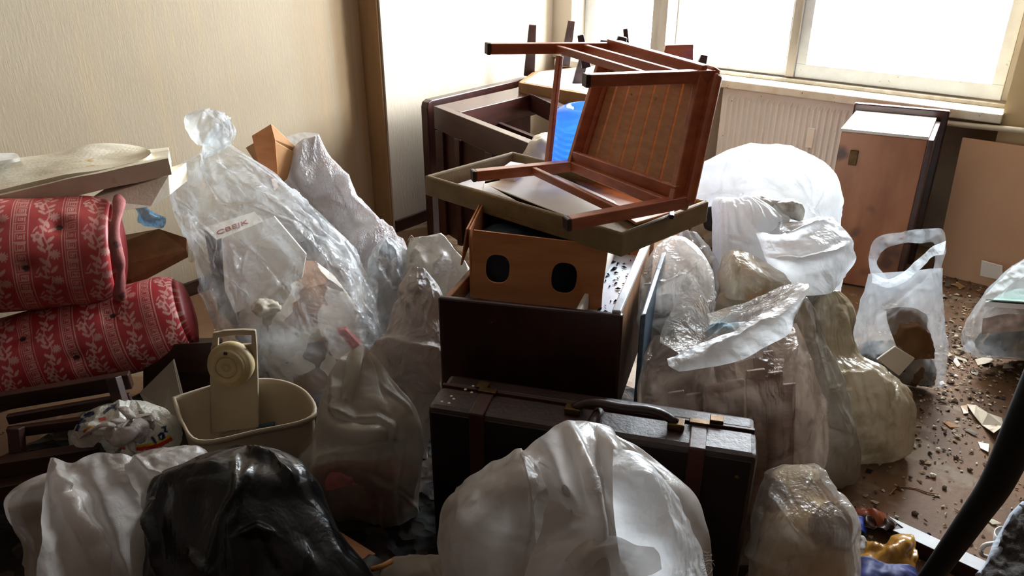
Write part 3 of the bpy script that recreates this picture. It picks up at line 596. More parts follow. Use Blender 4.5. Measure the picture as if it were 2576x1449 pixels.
# ------------------------------------------------------------------ blue water bottle, bottom up
bc=W(1478,420,2.62); bc[2]=.62
wb=thing('water_bottle','large translucent blue water bottle standing bottom up behind the stool','bottle',bc)
top=float(W(1478,268,2.62)[2]); hh=top-bc[2]; r=.128
prof=[(.03,0),(.045,.02),(.10,.07),(r,.12)]
nr=int((hh-.06-.14)/.021)
for i in range(nr):
    z=.14+i*.021; prof+=[(r,z),(r,z+.010),(r-.010,z+.014),(r-.010,z+.018)]
prof+=[(r,hh-.06),(r-.004,hh-.035),(r-.018,hh-.012),(r-.04,hh),(.075,hh),(.065,hh-.012),(.06,hh-.02),(.002,hh-.02)]
lathe('shell',bc,(0,0,1),prof,M['bottle'],wb,n=48)
# scraps behind the lid
tag(sheet('crumpled_paper',[[(1345,345,3.26),(1375,338,3.26),(1400,350,3.26)],[(1325,375,3.2),(1360,360,3.16),(1395,370,3.2)],[(1315,392,3.2),(1350,400,3.15),(1390,405,3.2)],[(1325,440,3.18),(1355,445,3.15),(1385,445,3.18)]],M['paper'],amp=.02,freq=16,thick=.002),'crumpled tan paper scrap sticking up behind the case lid','paper')
tag(prism('paper_strip',[W(1338,372,3.255),W(1352,374,3.255),W(1372,338,3.27),W(1362,334,3.27)],HD*.004,M['white']),'narrow white paper strip sticking up beside the overturned cabinet','paper')

# ------------------------------------------------------------------ drawer with a painted bottom, behind the suitcase
TL,TR,BK=onz(1100,748,.70),onz(1566,795,.70),onz(1648,598,.70)
fx=TR-TL; bk=BK-TR; zb_=.30
dr=thing('drawer','dark mahogany drawer with pale blue painted inside standing behind the suitcase','drawer',(TL+TR)/2-(0,0,.40))
th=unit(bk)*.02
box8('front_panel',[TL+(0,0,-.40),TR+(0,0,-.40),TR+th+(0,0,-.40),TL+th+(0,0,-.40)],[TL,TR,TR+th,TL+th],M['darkwoodx'],dr,bev=.006)
ix=unit(fx)*.018
def wall(nm,p,q,off,z0,z1,mat): return box8(nm,[p+(0,0,z0),q+(0,0,z0),q+off+(0,0,z0),p+off+(0,0,z0)],[p+(0,0,z1),q+(0,0,z1),q+off+(0,0,z1),p+off+(0,0,z1)],M[mat],dr,bev=.003)
wall('side_panel',TR+th-ix*1.6,BK-ix*1.6,ix,-.36,-.012,'tanwood'); wall('side_edge',TR+th-ix*1.75,BK-ix*1.75,ix*1.3,-.012,.004,'whiteboardedge'); wall('side_panel',TL+th+ix*.4,TL+bk+ix*.4,ix,-.36,-.01,'tanwood')
wall('back_panel',TL+bk,TR+bk,-unit(bk)*.016,-.36,-.01,'tanwood')
box8('bottom',[TL+th+(0,0,-.075),TR+th-ix+(0,0,-.075),BK-ix+(0,0,-.075),TL+bk+(0,0,-.075)],[TL+th+(0,0,-.06),TR+th-ix+(0,0,-.06),BK-ix+(0,0,-.06),TL+bk+(0,0,-.06)],M['blueboard'],dr)
wall('divider',TR+th-ix*7.2,BK-ix*7.2,ix*.7,-.06,-.012,'cream')
tag(box8('blue_plank',[TR+(.03,-.035,-.62),TR+(.05,-.04,-.62),BK+(.03,-.03,-.62),BK+(.01,-.02,-.62)],[TR+(.03,-.035,.0),TR+(.05,-.04,.0),BK+(.03,-.03,-.05),BK+(.01,-.02,-.05)],M['blueplank'],bev=.004),'slate blue plank standing on edge against the drawer side','plank')
# dead flies on the painted bottom
v=[];f=[]
for i in range(70):
    s=random.random(); u=random.random(); c=lp(TR+th-ix*6.4,BK-ix*6.4,s)+ix*random.random()*4.2+(0,0,-.058); a=random.random()*6.3; e=random.uniform(.0015,.006)*(1.6 if random.random()<.15 else 1); d=np.array([math.cos(a),math.sin(a),0])*e*2; w=np.array([-math.sin(a),math.cos(a),0])*e*.6
    k=len(v); v+=[c-d,c+w,c+d,c-w,c+(0,0,e)]; f+=[(k,k+1,k+4),(k+1,k+2,k+4),(k+2,k+3,k+4),(k+3,k,k+4)]
o=mk('dead_flies',v,f,M['black'],dr); o['kind']='stuff'; o['label']='dark dead flies and specks on the pale blue board'

# ------------------------------------------------------------------ cardboard fruit box
bl,br=onz(1183,747,.655),onz(1508,788,.628); bkv=unit(np.cross([0,0,1],(br-bl)*[1,1,0])); bkv*=np.sign(bkv@HD); BD=.36
box=thing('cardboard_box','open orange-brown cardboard fruit box with two oval hand holes, set in the drawer','box',(bl+br)/2)
hb=.205
def pane_holes(nm,p,q,hol,zh,parent,thv):
    # front wall with two real oval openings
    n=14; W_=np.linalg.norm(q-p); ex=(q-p)/W_; ez=np.array([0,0,1.]); ez=unit(ez-ex*(ez@ex)); v=[];f=[]
    cols=[0]+[c for c in hol]; xs=[0,(hol[0][0]+hol[1][0])/2,W_]
    for i,(cx,cz,rx,rz) in enumerate(hol):
        x0,x1=xs[i],xs[i+1]; k=len(v); m=32
        for j in range(m):
            a=2*math.pi*j/m; ca,sa=math.cos(a),math.sin(a); s=max(abs(ca),abs(sa)); 
            hx=cx+rx*np.sign(ca)*abs(ca)**.75; hz=cz+rz*np.sign(sa)*abs(sa)**.75
            sx=ca/s; sz=sa/s; ox=(x0+x1)/2+sx*(x1-x0)/2; oz=zh/2+sz*zh/2
            v+=[p+ex*hx+ez*hz,p+ex*ox+ez*oz]
        f+=[(k+2*j,k+2*j+1,k+2*((j+1)%m)+1,k+2*((j+1)%m)) for j in range(m)]
    o=mk(nm,v,f,M['cardboard'],parent); mo=o.modifiers.new('solid','SOLIDIFY'); mo.thickness=.006; mo.offset=0; return o
Wb=np.linalg.norm(br-bl)
def onfront(x,y):
    d=ray(x,y); n_=bkv; t=((bl-EYE)@n_)/(d@n_); q=EYE+d*t-bl; u_=unit(br-bl); v_=unit(np.cross(n_,u_)); v_*=np.sign(v_[2]); return q@u_,q@v_
h1=onfront(1252,676); h2=onfront(1419,699); hw=abs(onfront(1282,676)[0]-h1[0]); hv=abs(onfront(1252,640)[1]-h1[1])
pane_holes('front_wall',bl,br,[(h1[0],h1[1],hw,hv),(h2[0],h2[1],hw*1.05,hv*1.08)],hb,box,bkv)
def cw(nm,p,q,z0,z1,z2=None):
    z2=z2 or z1; e=unit(np.cross(q-p,[0,0,1]))*.005
    return box8(nm,[p+(0,0,z0),q+(0,0,z0),q+e+(0,0,z0),p+e+(0,0,z0)],[p+(0,0,z1),q+(0,0,z2),q+e+(0,0,z2),p+e+(0,0,z1)],M['cardboard'],box,bev=.001)
cw('side_wall',bl,bl+bkv*BD,0,hb); cw('side_wall',br,br+bkv*BD,0,hb); cw('back_wall',bl+bkv*BD,br+bkv*BD,0,hb); 
box8('floor_panel',[bl,br,br+bkv*BD,bl+bkv*BD],[bl+(0,0,.006),br+(0,0,.006),br+bkv*BD+(0,0,.006),bl+bkv*BD+(0,0,.006)],M['cardboard'],box)
ex=unit(br-bl)
prism('flap',[bl+(0,0,hb)-ex*.003,bl+bkv*BD*.8+(0,0,hb)-ex*.003,bl+bkv*BD*.8+(0,0,hb-.10)-ex*.03,bl+bkv*.02+(0,0,hb-.12)-ex*.025],-ex*.005,M['cardboard'],box)
tag(sack('folded_dark_cloth',[(1205,760,1480,770,2.14),(1205,700,1490,720,2.14),(1215,640,1470,650,2.15),(1240,575,1440,600,2.16),(1290,560,1400,580,2.16)],solid('dark_blue_grey_cloth','#1a2430','#2a3540',8,rough=.7,bump=.3),ratio=.75,amp=.015,freq=9,step=10,seed=4),'dark blue-grey cloth bundle inside the cardboard fruit box','cloth')

# ------------------------------------------------------------------ suitcase
ZS=.52
FL,FR=onz(1073,1022,ZS),onz(1908,1152,ZS); ux=unit(FR-FL); uy=unit(np.cross([0,0,1],ux)); uy*=np.sign(uy@HD); TH=.17; Lc=np.linalg.norm(FR-FL)
sc=thing('suitcase','large old dark brown fibre suitcase standing upright with straps, handle on top','suitcase',(FL+FR)/2-(0,0,ZS))
def sb(nm,x0,x1,y0,y1,z0,z1,mat,parent=None,bev=.004):
    P=lambda x,y,z:FL+ux*x+uy*y+(0,0,z-ZS)
    return box8(nm,[P(x0,y0,z0),P(x1,y0,z0),P(x1,y1,z0),P(x0,y1,z0)],[P(x0,y0,z1),P(x1,y0,z1),P(x1,y1,z1),P(x0,y1,z1)],M[mat],parent or sc,bev)
sb('front_half',0,Lc,0,TH*.62,.02,ZS,'leather',bev=.016); sb('back_half',0.004,Lc-.004,TH*.64,TH,.02,ZS-.003,'leather',bev=.014)
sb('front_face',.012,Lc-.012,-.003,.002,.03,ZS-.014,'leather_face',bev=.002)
sb('seam_strip',.006,Lc-.006,TH*.60,TH*.66,.02,ZS+.003,'strap',bev=.002)
for u in (.165,.83):
    s=sb('strap',Lc*u-.019,Lc*u+.019,-.008,TH*.62,ZS-.002,ZS+.006,'strap',bev=.003); sb('strap_drop',Lc*u-.019,Lc*u+.019,-.009,.0,.03,ZS+.004,'strap',s,bev=.003)
    sb('buckle',Lc*u-.024,Lc*u+.024,TH*.5,TH*.62,ZS+.004,ZS+.012,'brass',s,bev=.002)
hm=Lc*.60
for e in (-.12,.13): sb('handle_mount',hm+e-.02,hm+e+.02,TH*.32,TH*.52,ZS,ZS+.018,'brass',bev=.003)
P=lambda x,y,z:FL+ux*x+uy*y+(0,0,z-ZS)
tube('handle',[P(hm-.12,TH*.42,ZS+.012),P(hm-.09,TH*.42,ZS+.03),P(hm,TH*.4,ZS+.036),P(hm+.1,TH*.42,ZS+.03),P(hm+.13,TH*.42,ZS+.012)],.011,M['leather'],sc,res=18)
sb('latch',Lc*.12,Lc*.16,TH*.62,TH*.78,ZS-.001,ZS+.01,'brass',bev=.002); sb('latch',Lc*.86,Lc*.90,TH*.62,TH*.78,ZS-.001,ZS+.012,'brass',bev=.002)
tube('corner_roll',[P(Lc*.52,-.004,ZS-.06),P(Lc*.52,.004,ZS+.006),P(Lc*.53,TH*.42,ZS+.01)],.014,M['leather'],sc,res=10)
for i,(x,y) in enumerate([(.03,.03),(.05,.028),(.045,.06),(.07,.10),(.085,.12),(.09,.09),(.105,.125),(.055,.05),(.11,.10)]):
    lathe('rivet',P(x,y,ZS-.002),(0,0,1),[(.004,0),(.004,.002),(.001,.004)],M['cream'],sc,n=8)
lathe('corner_stud',P(Lc-.04,-.002,ZS-.06),-uy,[(.007,0),(.006,.004),(.001,.006)],M['brass'],sc,n=10)

# ------------------------------------------------------------------ dresser on the right, tipped on its side
zd=.75
a,b=onz(2117,330,zd),onz(2335,352,zd); c,d=onz(2158,285,zd),onz(2352,302,zd)
back=(c+d-a-b)/2; bw=unit(b-a)*np.linalg.norm(b-a); c=a+back; d=b+back
ds=thing('bedside_cabinet','worn brown bedside cabinet tipped on its side below the window, upper side coloured pale as window glare','cabinet',((a+b+c+d)/4)*[1,1,0])
dz=lambda q,z:np.array([q[0],q[1],z])
box8('body',[dz(a,.01),dz(b,.01),dz(d,.01),dz(c,.01)],[a,b,d,c],M['dresserfront'],ds,bev=.004)
u=unit(b-a); w=unit(back)
box8('side_board',[a-u*.002-w*.004,b-w*.004,d,c-u*.002],[q+(0,0,.014) for q in (a-u*.004-w*.006,b-w*.006,d,c-u*.004)],M['dressertop'],ds,bev=.002)
box8('top_plate',[dz(c-u*.02,.0),dz(d+u*.05,.0),dz(d+u*.05+w*.03,.0),dz(c-u*.02+w*.03,.0)],[dz(c-u*.02,zd+.05),dz(d+u*.05,zd+.05),dz(d+u*.05+w*.03,zd+.05),dz(c-u*.02+w*.03,zd+.05)],M['darkwood'],ds,bev=.008)
box8('edge_board',[dz(b,.01),dz(b+u*.022,.01),dz(d+u*.022,.01),dz(d,.01)],[b,b+u*.022,d+u*.022,d],M['darkwood'],ds)
q=lp(a,b,.2); box8('hinge_plate',[dz(q-w*.002-u*.018,.60),dz(q-w*.002+u*.018,.60),dz(q-w*.010+u*.018,.60),dz(q-w*.010-u*.018,.60)],[dz(q-w*.002-u*.018,.67),dz(q-w*.002+u*.018,.67),dz(q-w*.010+u*.018,.67),dz(q-w*.010-u*.018,.67)],M['brass'],ds)
# ------------------------------------------------------------------ boards leaning at the right wall
pb=[onz(2357,640,0),onz(2500,716,0)]; e=unit(pb[1]-pb[0]); p0=pb[0]+e*.0; p1=p0+np.array([-.02,-1.,0])*1.25
t0=onx(2421,347,XW-.01); t1=t0+np.array([0,-1.25,0.]) 
p0=onx(2357,650,XW-.16)*[1,1,0]; p1=p0+(0,-1.2,0); t0=np.array([XW-.03,float(onx(2421,347,XW-.03)[1]),float(onx(2421,347,XW-.03)[2])]); t1=t0+(0,-1.2,0)
tag(prism('hardboard_sheet',[p0,p1,t1,t0],(.012,0,.002),M['hardboard']),'large smooth pinkish-brown hardboard sheet leaning on the wall below the pipe','board')
def lean(x0,y0,x1,y1,X,mat,label,nm='tile_card',tk=.006):
    q=[onx(x0,y1,X),onx(x1,y1+12,X),onx(x1,y0+14,X+.0),onx(x0+4,y0,X)]; return tag(prism(nm,q,(tk,0,0),M[mat]),label,'card')
lean(2465,655,2522,694,XW-.20,'cream','square cream card standing on the floor against the hardboard sheet')
lean(2541,668,2590,690,XW-.20,'cream','second cream card partly hidden behind the clear sack at the right wall')
tag(bar('wood_offcut',onx(2305,540,XW-.1),onx(2341,492,XW-.06),.02,.012,M['cardtan']),'thin tan wood offcut leaning beside the bedside cabinet','offcut')
tag(prism('brown_card',[onx(2290,560,XG-.03),onx(2312,555,XG-.03),onx(2340,490,XG-.03),onx(2305,480,XG-.03)],(.01,0,0),M['tanwood']),'small brown card standing in the niche beside the bedside cabinet','card')

# ------------------------------------------------------------------ sacks and bags
def bag(rows,mat,label,name='rubbish_sack',cat='sack',content=None,group=None,crows=None,cshrink=.82,cname='rubbish_heap',clabel=None,camp=.012,cfreq=8,**k):
    if mat in ('wovenlight','silky2','milky','clear'): k={**dict(lines=64,lamp=.015,lw=.02,lang=.5),**k}
    o=sack(name,rows,M[mat],**k); tag(o,label,cat,group or ('rubbish sacks heaped in the room' if name=='rubbish_sack' else None))
    if content:
        h=sack(cname,crows or rows,M[content],ratio=k.get('ratio',.7)*.95,amp=camp,freq=cfreq,octs=3,seed=k.get('seed',0)+9,step=9,shrink=cshrink)
        h['kind']='stuff'; tag(h,clabel or ('mixed rubbish inside the '+label.split(',')[0]),'rubbish')
    return o

# tall clear sack tied at the neck, leaning on the wall
tall=[(690,1020,880,1030,2.36),(640,960,935,970,2.36),(590,900,962,905,2.37),(548,820,962,850,2.40),(520,740,938,765,2.46),(497,670,908,690,2.54),(478,610,866,620,2.62),(458,560,820,562,2.69),(438,505,755,500,2.77),(432,455,690,440,2.84),(455,420,630,400,2.88),(492,395,588,372,2.90),(511,372,574,357,2.91),(513,358,566,346,2.915)]
bag(tall,'clear','tall clear plastic sack tied at the neck, full of rubbish, leaning on the cream wall',ratio=.62,amp=.014,freq=6,seed=1,step=4,big=.02,
    creases=[([(520,395),(560,440),(640,490),(720,560),(800,640),(880,740)],.05,40,60),([(560,390),(660,440),(760,530),(850,620),(910,720)],.03,30,50),([(505,400),(520,470),(550,520)],.03,25,30),([(560,520),(640,535),(730,590),(800,660)],.03,16,60),([(440,450),(470,560),(490,600)],.02,20,30)],
    content='rub_light',crows=[(700,1010,880,1020,2.42),(660,960,925,970,2.42),(610,900,945,905,2.43),(575,820,935,850,2.46),(590,740,905,765,2.52),(640,680,850,700,2.58),(690,650,800,660,2.62)],cshrink=.86,camp=.03,cfreq=7)
tuft=sheet('tied_tuft',[[(505,277,2.9),(530,276,2.9),(556,283,2.9),(575,300,2.9)],[(466,300,2.86),(500,300,2.84),(540,310,2.84),(577,318,2.87)],[(474,330,2.86),(505,335,2.83),(545,340,2.83),(574,340,2.86)],[(500,362,2.87),(515,365,2.85),(535,366,2.85),(556,365,2.87)]],M['milky'],amp=.012,freq=22,seed=3,step=3,ragged=.02,
    creases=[([(515,280),(505,320),(520,362)],.02,10,18)]); tuft.parent=bpy.data.objects['rubbish_sack']
tt2=sheet('tied_tuft',[[(574,300,2.88),(590,330,2.88),(575,368,2.88)],[(545,320,2.85),(560,345,2.83),(545,385,2.84)],[(520,345,2.86),(522,365,2.84),(512,405,2.85)],[(512,360,2.88),(508,420,2.86),(530,470,2.86)]],M['milky'],amp=.012,freq=20,seed=5,step=3); tt2.parent=bpy.data.objects['rubbish_sack']
fl=sheet('loose_fold',[[(432,440,2.80),(470,430,2.79),(512,425,2.79)],[(425,490,2.74),(460,500,2.72),(500,500,2.74)],[(460,560,2.66),(480,580,2.64),(496,600,2.66)],[(478,655,2.6),(488,658,2.58),(500,640,2.6)]],M['clear'],amp=.012,freq=12,seed=8,step=4); fl.parent=bpy.data.objects['rubbish_sack']
# box with red letters inside the tall sack
bq=[W(512,575,2.70),W(640,535,2.74),W(665,560,2.66),W(545,605,2.6)]
def blk(name,top,h,mat,label,cat):
    return tag(box8(name,[q-(0,0,h) for q in top],top,M[mat],bev=.002),label,cat)
bx=thing('carton','brown carton with red letters on its lid inside the tall clear sack','carton',sum(bq)/4-(0,0,.3))
box8('body',[q-(0,0,.34) for q in bq],[q-(0,0,.002) for q in bq],M['strap'],bx,bev=.002)
box8('lid',bq,[q+(0,0,.004) for q in bq],M['cream'],bx,bev=.001)
M['redink']=solid('red_print','#a8322c',rough=.6,bump=0)
def text(body,origin,ex,ey,size,mat,parent,name='lettering'):
    c=bpy.data.curves.new(name,'FONT'); c.body=body; c.size=size; c.extrude=.0006; c.materials.append(mat); o=bpy.data.objects.new(name,c); link(o,parent)
    ex=unit(ex); n_=unit(np.cross(ex,ey)); ey=np.cross(n_,ex); mm=Matrix([[ex[i],ey[i],n_[i],origin[i]] for i in range(3)]+[[0,0,0,1]])
    me=bpy.data.meshes.new_from_object(o.evaluated_get(bpy.context.evaluated_depsgraph_get())); me.transform(mm); bpy.data.objects.remove(o)
    o=bpy.data.objects.new(name,me); return link(o,parent)
text('CBEJK',bq[3]+(bq[0]-bq[3])*.22+(bq[2]-bq[3])*.06+(0,0,.006),bq[2]-bq[3],bq[0]-bq[3],.045,M['redink'],bx)
tag(prism('pale_card',[W(556,600,2.58),W(690,545,2.62),W(770,640,2.5),W(760,700,2.46),W(590,790,2.42),W(565,730,2.46)],HD*.01,M['cream']),'large pale card standing inside the tall clear sack in front of the carton','card')
c=W(665,775,2.33); q=np.array([[c+(RT*math.cos(a)*math.cos(b)+UP*math.sin(b)*.7+FW*math.sin(a)*math.cos(b))*.04 for a in np.linspace(0,2*math.pi,40,endpoint=False)] for b in np.linspace(-1.55,1.55,24)])
q=c+(q-c)*(1+.5*facets(q*40)+.25*crumple(q*25))[...,None]
tag(mk('paper_ball',q.reshape(-1,3),gridf(24,40),M['paper']),'crumpled pinkish paper ball low in the tall clear sack','litter')
tag(prism('red_packet',[W(845,832,2.3),W(868,828,2.3),W(905,868,2.27),W(888,882,2.27)],HD*.02,M['redink']),'small red packet at the right edge of the tall clear sack','packet')


# second sack behind it, crinkled
bag([(890,780,1010,800,2.72),(880,720,1012,745,2.75),(868,660,1024,640,2.82),(830,590,985,585,2.90),(785,530,920,520,2.97),(748,480,876,462,3.03),(722,445,855,425,3.07),(728,410,828,392,3.10),(742,375,810,358,3.12),(762,355,802,340,3.13)],'crinkle','crinkled pinkish plastic sack leaning on the wall behind the tall clear sack',ratio=.5,amp=.006,freq=9,ex=(.025,.015),seed=12,step=4,top='open',content='rub_light',cshrink=.8,
    creases=[([(770,350),(760,420),(790,480)],.03,25,40),([(860,430),(880,500),(960,575)],.03,30,25)])
q=sheet('mouth_flap',[[(724,342,3.15),(760,334,3.15),(803,336,3.13)],[(735,365,3.14),(765,362,3.13),(800,357,3.11)]],M['clear'],amp=.006,freq=16,step=4,seed=2); q.parent=bpy.data.objects['rubbish_sack.001']
cb=thing('torn_carton','brown open carton sticking out between two sacks at the wall','carton',W(690,430,3.1))
prism('flap',[W(633,342,3.02),W(682,312,3.04),W(692,352,3.0),W(700,450,2.96),W(658,450,2.96)],HD*.006,M['cardboard'],cb); prism('flap',[W(682,312,3.06),W(748,374,3.12),W(735,420,3.1),W(692,352,3.04)],HD*.006,M['cardtan'],cb)
prism('inner_wall',[W(690,355,3.0),W(742,385,3.08),W(722,450,3.02),W(700,470,2.97)],HD*.006,M['cardtan'],cb); prism('back_wall',[W(618,372,3.12),W(655,350,3.16),W(700,470,3.12),W(690,480,3.08)],HD*.006,M['oldboard'],cb)

# sacks between the wall and the drawer
bag([(945,840,1030,850,2.45),(938,770,1040,790,2.5),(935,700,1030,720,2.55),(938,650,1018,660,2.6),(950,620,1005,625,2.64),(965,602,985,600,2.66)],'milky','narrow cloudy plastic sack squeezed between the crinkled sack and the drawer',ratio=.6,amp=.012,freq=10,seed=21,step=4,pleat=.01,content='rub_dark',cshrink=.6,creases=[([(965,605),(995,640),(1010,670)],.025,14,22)])
gs=[[(1036,594,2.62),(1070,590,2.62),(1104,583,2.62)],[(1022,640,2.56),(1080,640,2.53),(1140,634,2.56)],[(1000,690,2.52),(1080,690,2.48),(1174,672,2.52)],[(985,740,2.5),(1080,745,2.46),(1175,735,2.5)],[(1000,790,2.5),(1080,790,2.48),(1150,770,2.52)]]
o=bag([(1010,800,1140,790,2.62),(990,740,1175,735,2.58),(1000,690,1174,674,2.6),(1022,640,1142,634,2.64),(1034,600,1106,590,2.68)],'greysack','grey-white woven sack with frayed square top behind the drawer',ratio=.45,amp=.012,freq=9,seed=22,step=4,creases=[([(1040,620),(1075,680),(1090,700)],.015,40,20),([(1122,638),(1092,680)],.02,10,26),([(1105,590),(1140,640),(1175,690)],.02,14,14)])
th_=[W(1036,600,2.64),W(1034,588,2.62),W(1040,592,2.62)]; o2=tube('loose_thread',[W(1040,598,2.64),W(1035,592,2.63),W(1026,606,2.62)],.0012,M['cotton'],o,n=5,res=8)
bag([(940,800,1000,810,2.3),(915,870,1000,890,2.3),(985,830,1010,830,2.3)],'dirty','small yellowish bag between the narrow sack and the white cloth',ratio=.6,amp=.01,seed=25,step=5) if False else None
cl=bag([(1015,1190,1080,1190,2.02),(1015,1110,1075,1110,2.02),(1005,1050,1098,1060,2.02),(1000,985,1104,1000,2.03),(945,930,1104,945,2.03),(932,885,1104,905,2.05),(975,835,1104,860,2.08),(992,780,1102,800,2.12),(1010,730,1108,745,2.16),(1024,690,1082,695,2.2),(1034,672,1068,676,2.21)],'cotton','crumpled white cotton bag hanging beside the dark drawer front',name='cloth_bag',cat='bag',ratio=.5,amp=.014,freq=9,seed=23,step=4,
   creases=[([(1036,680),(1028,760),(1040,830)],.02,40,12),([(1060,690),(1050,740)],.012,8,12),([(935,880),(985,860),(1040,870),(1100,880)],.03,20,60),([(945,930),(1000,960),(1100,985)],.02,30,14),([(1040,1000),(1020,1060),(1035,1100)],.02,14,30)])
# grey-beige sack in front of it
g4=bag([(860,1360,1000,1385,1.78),(815,1305,1045,1330,1.77),(783,1225,1045,1250,1.76),(766,1165,1052,1180,1.76),(792,1115,1058,1115,1.77),(803,1055,1052,1062,1.79),(810,1012,1036,1022,1.82),(826,968,1004,985,1.86),(848,930,978,945,1.9),(868,904,955,908,1.93),(884,884,932,884,1.95)],'greige','grey-beige translucent sack with pink cloth inside standing left of the suitcase',ratio=.6,amp=.008,freq=6,seed=31,step=4,top='open',content='rub_pink',crows=[(870,1350,1000,1375,1.8),(815,1300,1035,1320,1.79),(795,1225,1030,1245,1.78),(790,1180,1030,1190,1.79),(830,1160,990,1165,1.8)],cshrink=.93,camp=.015,
   creases=[([(880,890),(845,960),(850,1030),(890,1055)],.035,22,26),([(850,1030),(900,1056),(950,1052),(985,1070),(988,1105)],.045,14,60),([(985,1105),(900,1125),(800,1150)],.03,40,16),([(955,1110),(940,1190)],.012,8,10),([(930,1195),(1000,1230),(1045,1275)],.02,10,50),([(960,1250),(966,1300),(960,1370)],.02,40,10)])
M['pink']=solid('faded_pink_cloth','#b05e5e','#c98680',7,rough=.8,bump=.3)
tag(sheet('pink_cloth',[[(785,1178,1.735),(860,1160,1.70),(950,1160,1.70),(985,1150,1.73)],[(780,1205,1.73),(860,1200,1.69),(930,1195,1.69),(965,1185,1.72)],[(795,1240,1.73),(860,1225,1.69),(920,1215,1.69),(950,1210,1.72)]],M['pink'],amp=.006,freq=12,seed=40,step=5),'faded pink cloth showing through the grey-beige sack left of the suitcase','cloth')
f=sheet('folded_over',[[(816,1008,1.74),(850,1040,1.72),(900,1057,1.71),(950,1053,1.72),(987,1072,1.75)],[(806,1060,1.70),(860,1085,1.64),(920,1092,1.63),(960,1088,1.66),(989,1103,1.72)],[(802,1110,1.68),(860,1122,1.63),(920,1116,1.63),(960,1110,1.66),(986,1110,1.71)]],M['greige'],amp=.004,freq=8,seed=35,step=4); f.parent=g4
f=sheet('raised_edge',[[(872,905,1.90),(888,882,1.90),(912,875,1.92),(935,888,1.95),(965,935,1.98)],[(862,950,1.84),(880,935,1.82),(900,930,1.82),(900,925,1.88),(930,950,1.92)],[(850,1010,1.78),(868,1000,1.76),(885,1010,1.76),(900,1005,1.82),(960,1000,1.86)]],M['greige'],amp=.004,freq=8,seed=36,step=4); f.parent=g4
# knotted printed carrier bag
def glyphs(V):
    px=proj(V); c=np.tile(np.array(lin('#d9d6ca')[:3]),(len(V),1))
    red=np.array(lin('#c23a26')[:3]); yel=np.array(lin('#d9ad3a')[:3]); nav=np.array(lin('#27315a')[:3])
    def poly(pts,w,col):
        nonlocal c
        pts=np.asarray(pts,float); b=np.full(len(px),1e9)
        for a,d in zip(pts[:-1],pts[1:]-pts[:-1]):
            q=px-a; u=np.clip((q@d)/(d@d),0,1); b=np.minimum(b,np.hypot(*(q-u[:,None]*d).T))
        c[b<w]=col
    poly([(300,1103),(325,1105),(345,1096),(362,1082),(370,1068),(372,1060)],10,yel); poly([(306,1107),(330,1108),(350,1098),(366,1083),(373,1068),(375,1060)],6,red)
    poly([(335,1127),(370,1122),(400,1115),(425,1100)],6,yel); poly([(338,1131),(372,1127),(402,1120),(430,1105)],5,red)
    poly([(383,1101),(391,1113)],4.2,nav)                       # l
    poly([(400,1097),(402,1105),(409,1105),(411,1096),(405,1090),(400,1095)],3,nav); poly([(411,1090),(414,1101)],2.5,nav)   # a
    poly([(408,1076),(416,1073),(415,1086),(420,1085)],2.8,nav)   # z
    poly([(283,1020),(291,1030)],4.0,nav); poly([(280,1026),(292,1017)],3.0,nav); poly([(262,1038),(274,1028)],3.6,nav)
    poly([(216,1045),(232,1040)],6,nav); poly([(196,1062),(206,1055)],5,nav); poly([(192,1085),(198,1072)],4,nav); poly([(200,1065),(214,1058)],3,nav)
    poly([(252,1056),(262,1053)],5,red); poly([(215,1085),(226,1090)],6,red); poly([(222,1078),(232,1075)],5,yel); poly([(306,1126),(312,1128)],4,red)
    return c
kb=[(240,1160,420,1160,1.86),(205,1135,436,1128,1.86),(188,1100,440,1095,1.87),(186,1070,436,1066,1.88),(205,1045,420,1042,1.9),(245,1022,395,1022,1.92),(290,1006,365,1008,1.94)]
o=bag(kb,'printed','small knotted white carrier bag printed with red arcs and blue letters',name='carrier_bag',cat='bag',ratio=.75,amp=.012,freq=14,octs=3,seed=41,step=2.2,colfn=glyphs,creases=[([(300,1010),(305,1050),(310,1075)],.02,14,14),([(220,1070),(270,1075),(310,1080)],.03,12,12),([(310,1080),(350,1060),(390,1050)],.02,10,16),([(310,1080),(345,1100)],.015,8,10)])
kn=W(312,1080,1.74); 
sack('knot',[(296,1098,328,1098,1.75),(290,1085,332,1084,1.74),(296,1070,326,1068,1.74)],M['cotton'],o,ratio=.8,amp=.006,freq=40,step=2)
for i,(p) in enumerate(([(310,1080,1.74),(275,1068,1.73),(235,1080,1.75),(205,1100,1.78)],[(312,1078,1.74),(330,1050,1.73),(318,1035,1.74),(300,1025,1.78)],[(308,1090,1.74),(300,1115,1.72),(296,1145,1.72)],[(318,1092,1.74),(332,1120,1.72),(345,1150,1.72)])):
    tube('twisted_handle',[W(*a) for a in p],[.008,.011,.013,.006],M['printed2'] if 'printed2' in M else M['cotton'],o,n=8,res=14,flat=.45)
o=sheet('hanging_flap',[[(190,1085,1.80),(225,1092,1.78),(262,1095,1.78)],[(178,1120,1.79),(205,1125,1.77),(240,1118,1.77)],[(166,1155,1.78),(190,1160,1.76),(212,1150,1.76)]],M['cotton'],amp=.005,freq=14,seed=4,step=4); o.parent=bpy.data.objects['carrier_bag']

